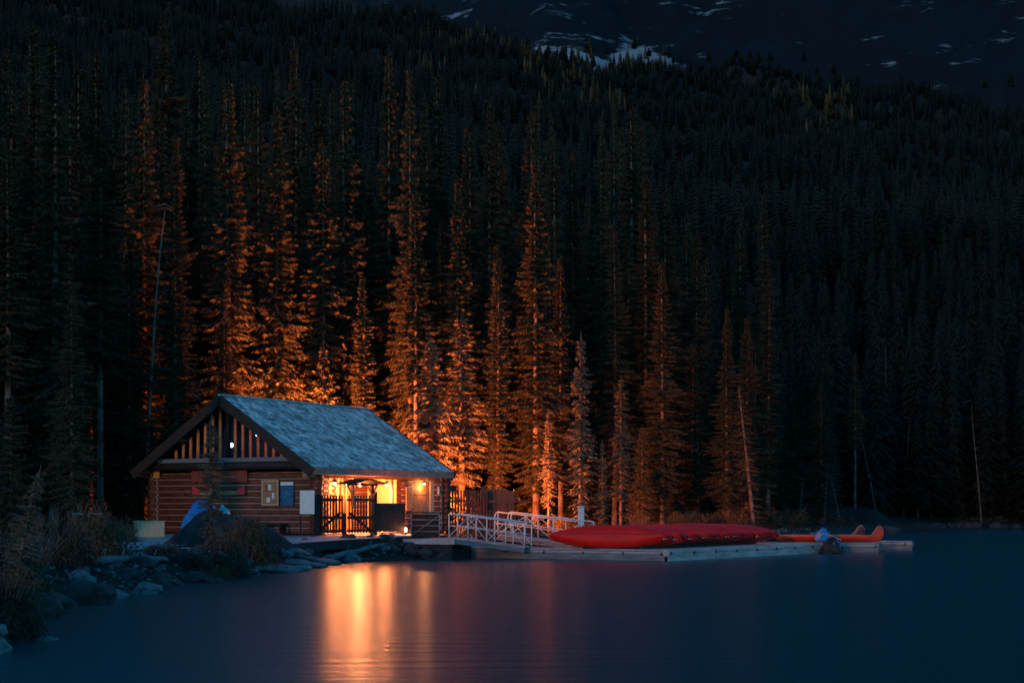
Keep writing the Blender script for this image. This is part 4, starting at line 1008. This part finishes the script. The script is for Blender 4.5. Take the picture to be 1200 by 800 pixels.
# ------------------------------------------------------------------ shrubs, undergrowth, rocks, driftwood
def shrub_tris(seed, R_, H, n, leaf=.07, flat=False):
    r = np.random.default_rng(seed); L_ = []
    cl = r.normal(0, 1, (26, 3)); cl /= np.linalg.norm(cl, axis=1)[:,None]; cl[:,2] = abs(cl[:,2]); cl *= r.uniform(.45,1,(26,1)); cl *= np.array([R_, R_, H])
    k = r.integers(0, 26, n); p = cl[k]+r.normal(0, 1, (n,3))*np.array([.17*R_,.17*R_,.13*H]); p[:,2] = np.maximum(p[:,2], .03)
    d = r.normal(0, 1, (n,3)); d /= np.linalg.norm(d, axis=1)[:,None]; e_ = np.cross(d, r.normal(0,1,(n,3))); e_ /= np.linalg.norm(e_, axis=1)[:,None]
    s = leaf*r.uniform(.6,1.4,(n,1)); return np.stack([p-e_*s*.35, p+e_*s*.35, p+d*s*1.5], 1).reshape(-1,3)
def twig_mb(seed, R_, H, n):
    rnd = random.Random(seed); w = MB()
    for _ in range(n):
        a = rnd.uniform(0,6.28); q_ = Vector((math.cos(a)*R_*rnd.uniform(.2,1), math.sin(a)*R_*rnd.uniform(.2,1), H*rnd.uniform(.6,1.12))); m_ = q_*.5+Vector((0,0,.1*H))
        w.cyl((0,0,-.1), m_, .016, .010, 4); w.cyl(m_, q_, .010, .004, 4)
        for _ in range(2):
            w.cyl(m_.lerp(q_,.4), m_.lerp(q_,.5)+Vector((rnd.uniform(-.3,.3)*R_,rnd.uniform(-.3,.3)*R_,.28*H)), .007, .003, 3)
    return w
SH = {}
for key, m_, n in (('shrub',M['shrub'],2600),('amber',M['shrub_amber'],2600),('green',M['shrub_green'],3000),('bare',M['shrub'],700)):
    for v in range(2):
        T = shrub_tris(hash(key)%97 if 0 else len(key)*7+v, 1.0, 1.0, n, .055); me = npmesh('leaves', T, np.arange(len(T)).reshape(-1,3), [m_])
        o = twig_mb(len(key)+v, 1.0, 1.0, 22 if key != 'bare' else 40).build('stems', M['bark']); sm_ = o.data; bpy.data.objects.remove(o); SH[(key, v)] = (sm_, me)
def shrub(px, py, Y, R_, H, key, label, group='shrubs along the near shore'):
    p = P(px, py, Y); z = hz(p.x, p.y); sm_, me = SH[(key, random.randrange(2))]
    e = bpy.data.objects.new('shrub', None); COL.objects.link(e); e.location = (p.x,p.y,z-.03); e.rotation_euler = (0,0,random.uniform(0,6)); e.scale = (R_,R_,H); tag(e, label, 'shrub', group)
    for n_, m_ in (('stems', sm_), ('leaves', me)):
        o = bpy.data.objects.new(n_, m_); COL.objects.link(o); o.parent = e
SHR = [
 (222,655,46,.6,.5,'shrub','low brown shrub left of the thin young spruce, below the covered heap'),
 (268,650,47.5,.8,1.15,'shrub','dense brown shrub at the foot of the thin young spruce'),
 (290,648,50.5,1.0,1.55,'amber','brown-gold shrub in front of the log wall between the spruce and notice board'),
 (310,648,51.5,.8,1.1,'bare','bare twiggy shrub near the water under the notice board'),
 (250,665,46,.6,.5,'amber','low shrub overhanging the stones right under the thin young spruce'),
 (190,655,45.5,.6,.4,'shrub','low brown shrub below the end of the raised path'),
 (146,612,56,.7,.8,'green','green shrub beside the pale plank crate'),
 (118,628,50,.6,.6,'green','low green shrub at the outer end of the path'),
 (140,665,42,.75,1.1,'bare','bare twiggy shrub over the stones below the path end'),
 (105,650,41,.8,1.4,'amber','yellow-brown leafy shrub below the slatted wooden stand'),
 (82,665,38,.8,1.0,'shrub','dark shrub between the yellow-brown one and the boulders'),
 (60,640,38,.9,1.2,'shrub','dark shrub behind the shore boulders'),
 (40,660,34,.8,1.0,'bare','bare shrub just above the large boulders'),
 (20,650,31,.8,1.3,'amber','rusty shrub behind the dark leaning sapling'),
 (22,715,28,.55,.85,'amber','small pale-gold shrub nearest the leaning sapling stem'),
 (5,740,25,.6,1.1,'shrub','dark shrub in the bottom corner by the water'),
 (28,745,25.5,.45,.6,'bare','low twiggy shrub at the water in the bottom corner'),
 (0,690,30,.8,1.1,'shrub','dark shrub on the bank above the bottom corner'),
 (750,600,79,.9,.9,'bare','bare shrub behind the nearest canoes'),
 (800,602,84,1.1,1.1,'amber','amber shrub on the bank behind the middle canoes'),
 (835,604,87,1.0,1.0,'shrub','dark shrub on the bank left of the leaning sparse tree'),
 (860,602,90,1.0,1.2,'amber','amber shrub touching the leaning sparse tree'),
 (905,604,96,1.2,1.1,'shrub','dark shrub right of the leaning sparse tree'),
 (930,604,100,1.2,1.2,'amber','amber shrub behind the far end of the canoe row'),
 (660,600,77.5,.7,.8,'amber','lit amber shrub between the small spruces behind the ramps'),
 (620,602,77.5,.7,.9,'shrub','dark shrub right beside the board fence end')]
for s_ in SHR: shrub(*s_)
# undergrowth mass
Vs = []; r = np.random.default_rng(5); cnt = 0
ux = r.uniform(-45, 75, 9000); uy = r.uniform(20, 185, 9000); ud = shore_dist(ux, uy)
basesh = [shrub_tris(200+i, 1.0, 1.0, 150, .13) for i in range(5)]
for x, y, d in zip(ux, uy, ud):
    if d < 1.0 or d > 26 or abs(x) > y*.345+4: continue
    if -17.5 < x < -2 and 50 < y < 80: continue
    if d < 4 and r.random() < .5: continue
    if -20 < x < -10.2 and 45.5 < y < 67: continue
    T = basesh[cnt % 5]; k = r.uniform(.35,1.0); a = r.uniform(0,6.28); c, s = math.cos(a), math.sin(a)
    Vs.append(np.stack([x+k*(c*T[:,0]-s*T[:,1]), y+k*(s*T[:,0]+c*T[:,1]), hz(x,y)+T[:,2]*k*.75], 1)); cnt += 1
V = np.concatenate(Vs); me = npmesh('undergrowth', V, np.arange(len(V)).reshape(-1,3), [M['shrub']]); o = bpy.data.objects.new('undergrowth', me); COL.objects.link(o)
tag(o, 'tangled low brown undergrowth beneath the trees and along the banks', 'undergrowth', kind='stuff')
print('undergrowth', cnt)
# boulders
import bmesh
RK = []
for i in range(6):
    bm = bmesh.new(); bmesh.ops.create_icosphere(bm, subdivisions=3, radius=1)
    for v in bm.verts:
        n_ = v.co.normalized(); f = 1+.35*mnoise.noise(n_*1.3+Vector((i*7,0,0)))+.14*mnoise.noise(n_*3.5+Vector((0,i*5,0)))
        c = n_*f; q_ = Vector((round(c.x*3)/3, round(c.y*3)/3, round(c.z*3)/3)); v.co = c.lerp(q_, .35)
    me = bpy.data.meshes.new('boulder'); bm.to_mesh(me); bm.free(); me.materials.append(M['rock' if i < 4 else 'palerock']); RK.append(me)
def boulder(x, y, z, s, i, label, group='boulders along the near shore'):
    o = bpy.data.objects.new('boulder', RK[i]); COL.objects.link(o); o.location = (x,y,z); o.scale = (s*random.uniform(.8,1.4), s*random.uniform(.7,1.1), s*random.uniform(.5,.75)); o.rotation_euler = (random.uniform(-.3,.3),random.uniform(-.3,.3),random.uniform(0,6)); tag(o, label, 'rock', group)
BL = [(432,650,64.0,.40,1,'rock in the lit gap straight under the picket gate'),(452,648,64.3,.50,0,'dark rock under the dark screen panel'),(478,650,64.2,.42,2,'dark rock under the near end of the landing'),(500,652,63.8,.45,3,'wet dark rock under the middle of the landing'),(518,650,63.9,.36,1,'wet dark rock at the far foot of the landing'),(405,645,63.0,.40,2,'rock on the bank under the white panel side of the gate'),(375,648,60.5,.42,0,'rock on the bank below the raised path edge'),
      (85,705,35.0,.75,0,'largest dark boulder at the water below the yellow-brown shrub'),(62,712,32.5,.6,1,'dark boulder left of the largest, at the water'),(118,700,36.8,.5,4,'pale topped boulder right of the largest dark one'),
      (45,722,30.5,.55,2,'dark boulder between the gold shrub and the water'),(172,698,38.8,.45,5,'bluish pale flat boulder at the waterline below the bare shrub'),(150,694,39.8,.42,3,'boulder just left of the bluish pale flat one'),
      (228,678,44.8,.38,2,'brown boulder at the water left of the thin young spruce'),(247,684,44.6,.26,0,'small brown boulder at the water under the thin young spruce'),(282,676,48.0,.36,1,'boulder at the right foot of the shrubs'),
      (410,657,60.6,.42,4,'pale angular boulder beside the light beams on the water'),(330,668,51.5,.22,3,'lone small boulder before the pale flat slabs')]
for px, py, Y, s, i, lb in BL:
    p = P(px, py, Y); boulder(p.x, p.y, max(0, hz(p.x,p.y))+.05, s, i, lb)
seg = [(SP[i], SP[i+1]) for i in range(3, 16)]
for k in range(150):
    a, b = seg[int(random.random()**1.3*len(seg))]; t = random.random(); p = a+(b-a)*t; nn = np.array([-(b-a)[1], (b-a)[0]]); nn = nn/np.linalg.norm(nn)
    p = p+nn*random.uniform(-.3,2.4); s = random.uniform(.10,.34)*(1 if p[1] > 50 else 1.25); z = hz(p[0],p[1]); 
    if z < -.25: continue
    if p[1] < 48: lb, gr = 'dark grey stone among the boulders of the near bank', 'stones of the near bank'
    elif p[1] < 68: lb, gr = 'stone on the rocky bank between the shrubs and the ramp', 'stones below the path and gate'
    else: lb, gr = 'stone on the low bank behind the dock', 'stones behind the dock'
    boulder(p[0], p[1], z+s*.1, s, random.randrange(6), lb, gr)
for k in range(46):
    i = 20+int(random.random()*5); a, b = SP[min(i,len(SP)-3)], SP[min(i+1,len(SP)-2)]; t = random.random(); p = a+(b-a)*t
    boulder(p[0], p[1]+random.uniform(0,1.5), .05, random.uniform(.35,.9), random.randrange(4), 'grey stone in the line of stones along the far waterline', 'stones along the far shore')
# loose shore stones
Vs = []; r = np.random.default_rng(9); ico = [np.array([v.co[:] for v in RK[i].vertices]) for i in range(3)]
bm = bmesh.new(); bmesh.ops.create_icosphere(bm, subdivisions=1, radius=1); iv = np.array([v.co[:] for v in bm.verts]); itf = np.array([[v.index for v in f.verts] for f in bm.faces]); bm.free()
gx_ = r.uniform(-13, 22, 30000); gy_ = r.uniform(20, 98, 30000); gd = shore_dist(gx_, gy_); okk = (gd > -.5) & (gd < 2.6) & (abs(gx_) < gy_*.345+1)
gx_, gy_ = gx_[okk], gy_[okk]; gzz = ground(gx_, gy_); Fs = []
for i in range(len(gx_)):
    s = r.uniform(.025,.10); sc3 = np.array([s*r.uniform(.8,1.6), s, s*.6]); a = r.uniform(0,6.28); v = iv*(1+.25*r.normal(size=(len(iv),1)))*sc3
    Vs.append(np.stack([gx_[i]+math.cos(a)*v[:,0]-math.sin(a)*v[:,1], gy_[i]+math.sin(a)*v[:,0]+math.cos(a)*v[:,1], gzz[i]+v[:,2]+.02], 1)); Fs.append(itf+i*len(iv))
me = npmesh('shore_gravel', np.concatenate(Vs), np.concatenate(Fs), [M['gravel']]); o = bpy.data.objects.new('shore_gravel', me); COL.objects.link(o); tag(o, 'loose stones and gravel strewn along the waterline', 'gravel', kind='stuff')
# pale flat slabs at the water
for k, (px, py, Y, s, lb) in enumerate(((322,668,52.0,1.1,'long pale flat slab at the waterline, left one of the slabs'),(352,663,55.0,.95,'pale flat slab in the middle of the slabs at the water'),(380,660,58.0,.8,'pale flat slab nearest the light beams on the water'),(345,655,56.5,.7,'pale slab lying higher up the bank behind the others'))):
    p = P(px, py, Y); o = bpy.data.objects.new('flat_slab', RK[4+k%2]); COL.objects.link(o); o.location = (p.x, p.y, max(.06, hz(p.x,p.y)+.05)); o.scale = (s*1.2, s*.8, .20); o.rotation_euler = (.05,.04,.9+.3*k); tag(o, lb, 'slab', 'pale slabs at the water')
def log(px0, py0, Y0, px1, py1, Y1, r0, label, m='drift'):
    a, b = P(px0, py0, Y0), P(px1, py1, Y1); a.z = max(.08, hz(a.x,a.y)+r0*.8); b.z = max(.08, hz(b.x,b.y)+r0*.8)
    w = MB(); n_ = 6; pts = [a.lerp(b, i/n_)+Vector((random.uniform(-.04,.04),random.uniform(-.04,.04),random.uniform(-.03,.03))) for i in range(n_+1)]
    for i in range(n_): w.cyl(pts[i]-pts[0], pts[i+1]-pts[0], r0*(1-.06*i), r0*(1-.06*(i+1)), 10)
    for i in (2, 4): w.cyl(pts[i]-pts[0], pts[i]-pts[0]+Vector((.1,-.1,.3)), r0*.3, r0*.12, 6)
    o = w.build('driftwood_log', M[m], None, True); o.location = pts[0]; tag(o, label, 'driftwood', 'driftwood on the bank'); return o
log(150,684,43,196,682,45,.10,'dark driftwood log above the bluish flat boulder')
log(260,672,47.5,300,668,50,.09,'thin driftwood log at the foot of the shrubs')
log(380,655,59,455,650,64,.12,'driftwood log lying below the picket gate')
log(330,650,55,372,647,58,.10,'driftwood log below the raised path edge')
log(470,650,64.6,520,650,65.0,.14,'dark log under the landing at the ramp head','wetwood')
log(100,690,38.5,160,672,43,.12,'grey driftwood log between the boulders and bare shrub')
# bench and logs on the far bank
bp_ = P(920,604,103); e = empty('plank_bench', (bp_.x,bp_.y,hz(bp_.x,bp_.y)), .1, label='pale plank bench on the dark bank behind the canoe row', cat='bench')
MB().box(-1.0,1.0,-.2,.2,.5,.56).build('seat', M['greywood'], e); 
for s in (-.8,.8): MB().box(s-.05,s+.05,-.18,.18,-.1,.5).build('leg', M['darkwood'], e)

# ------------------------------------------------------------------ world, sun, camera
SUN_EL, SUN_AZ = math.radians(7), math.radians(205)     # azimuth clockwise from +Y: behind the camera, a little to its left
w = bpy.data.worlds.new('World'); sc.world = w; w.use_nodes = True
nt = w.node_tree; bg = nt.nodes['Background']; sky = nt.nodes.new('ShaderNodeTexSky'); sky.sky_type = 'NISHITA'; sky.sun_disc = False
sky.sun_elevation = SUN_EL; sky.sun_rotation = SUN_AZ; sky.altitude = 1700; sky.ozone_density = 4.0; sky.dust_density = .3; sky.air_density = 1.0
mixn = nt.nodes.new('ShaderNodeMixRGB'); mixn.blend_type = 'MULTIPLY'; mixn.inputs[0].default_value = 1; mixn.inputs[2].default_value = (.26, 1.0, 1.10, 1)
nt.links.new(sky.outputs[0], mixn.inputs[1]); nt.links.new(mixn.outputs[0], bg.inputs[0]); bg.inputs[1].default_value = 0.15
sl = bpy.data.lights.new('sun', 'SUN'); sl.energy = 0.34; sl.angle = math.radians(3); sl.color = (1.0, .45, .22)
so = bpy.data.objects.new('sun', sl); COL.objects.link(so)
sd_ = Vector((math.sin(SUN_AZ)*math.cos(SUN_EL), math.cos(SUN_AZ)*math.cos(SUN_EL), math.sin(SUN_EL)))
so.rotation_euler = sd_.to_track_quat('Z', 'Y').to_euler()
cam = bpy.data.cameras.new('camera'); co = bpy.data.objects.new('camera', cam); COL.objects.link(co); sc.camera = co
co.location = (0,0,CAMH); co.rotation_euler = (PI/2,0,0); cam.sensor_width = 36; cam.lens = 36*F/1200; cam.shift_y = (HZ-400)/1200; cam.clip_end = 6000; cam.clip_start = .3
sc.view_settings.view_transform = 'Standard'; sc.view_settings.look = 'None'; sc.view_settings.exposure = 0.85; sc.view_settings.gamma = 1
sc.render.engine = 'CYCLES'; sc.cycles.use_denoising = True; sc.cycles.max_bounces = 5; sc.cycles.diffuse_bounces = 3; sc.cycles.glossy_bounces = 3
sc.cycles.sample_clamp_indirect = 4; sc.cycles.use_adaptive_sampling = True; sc.cycles.adaptive_threshold = .01
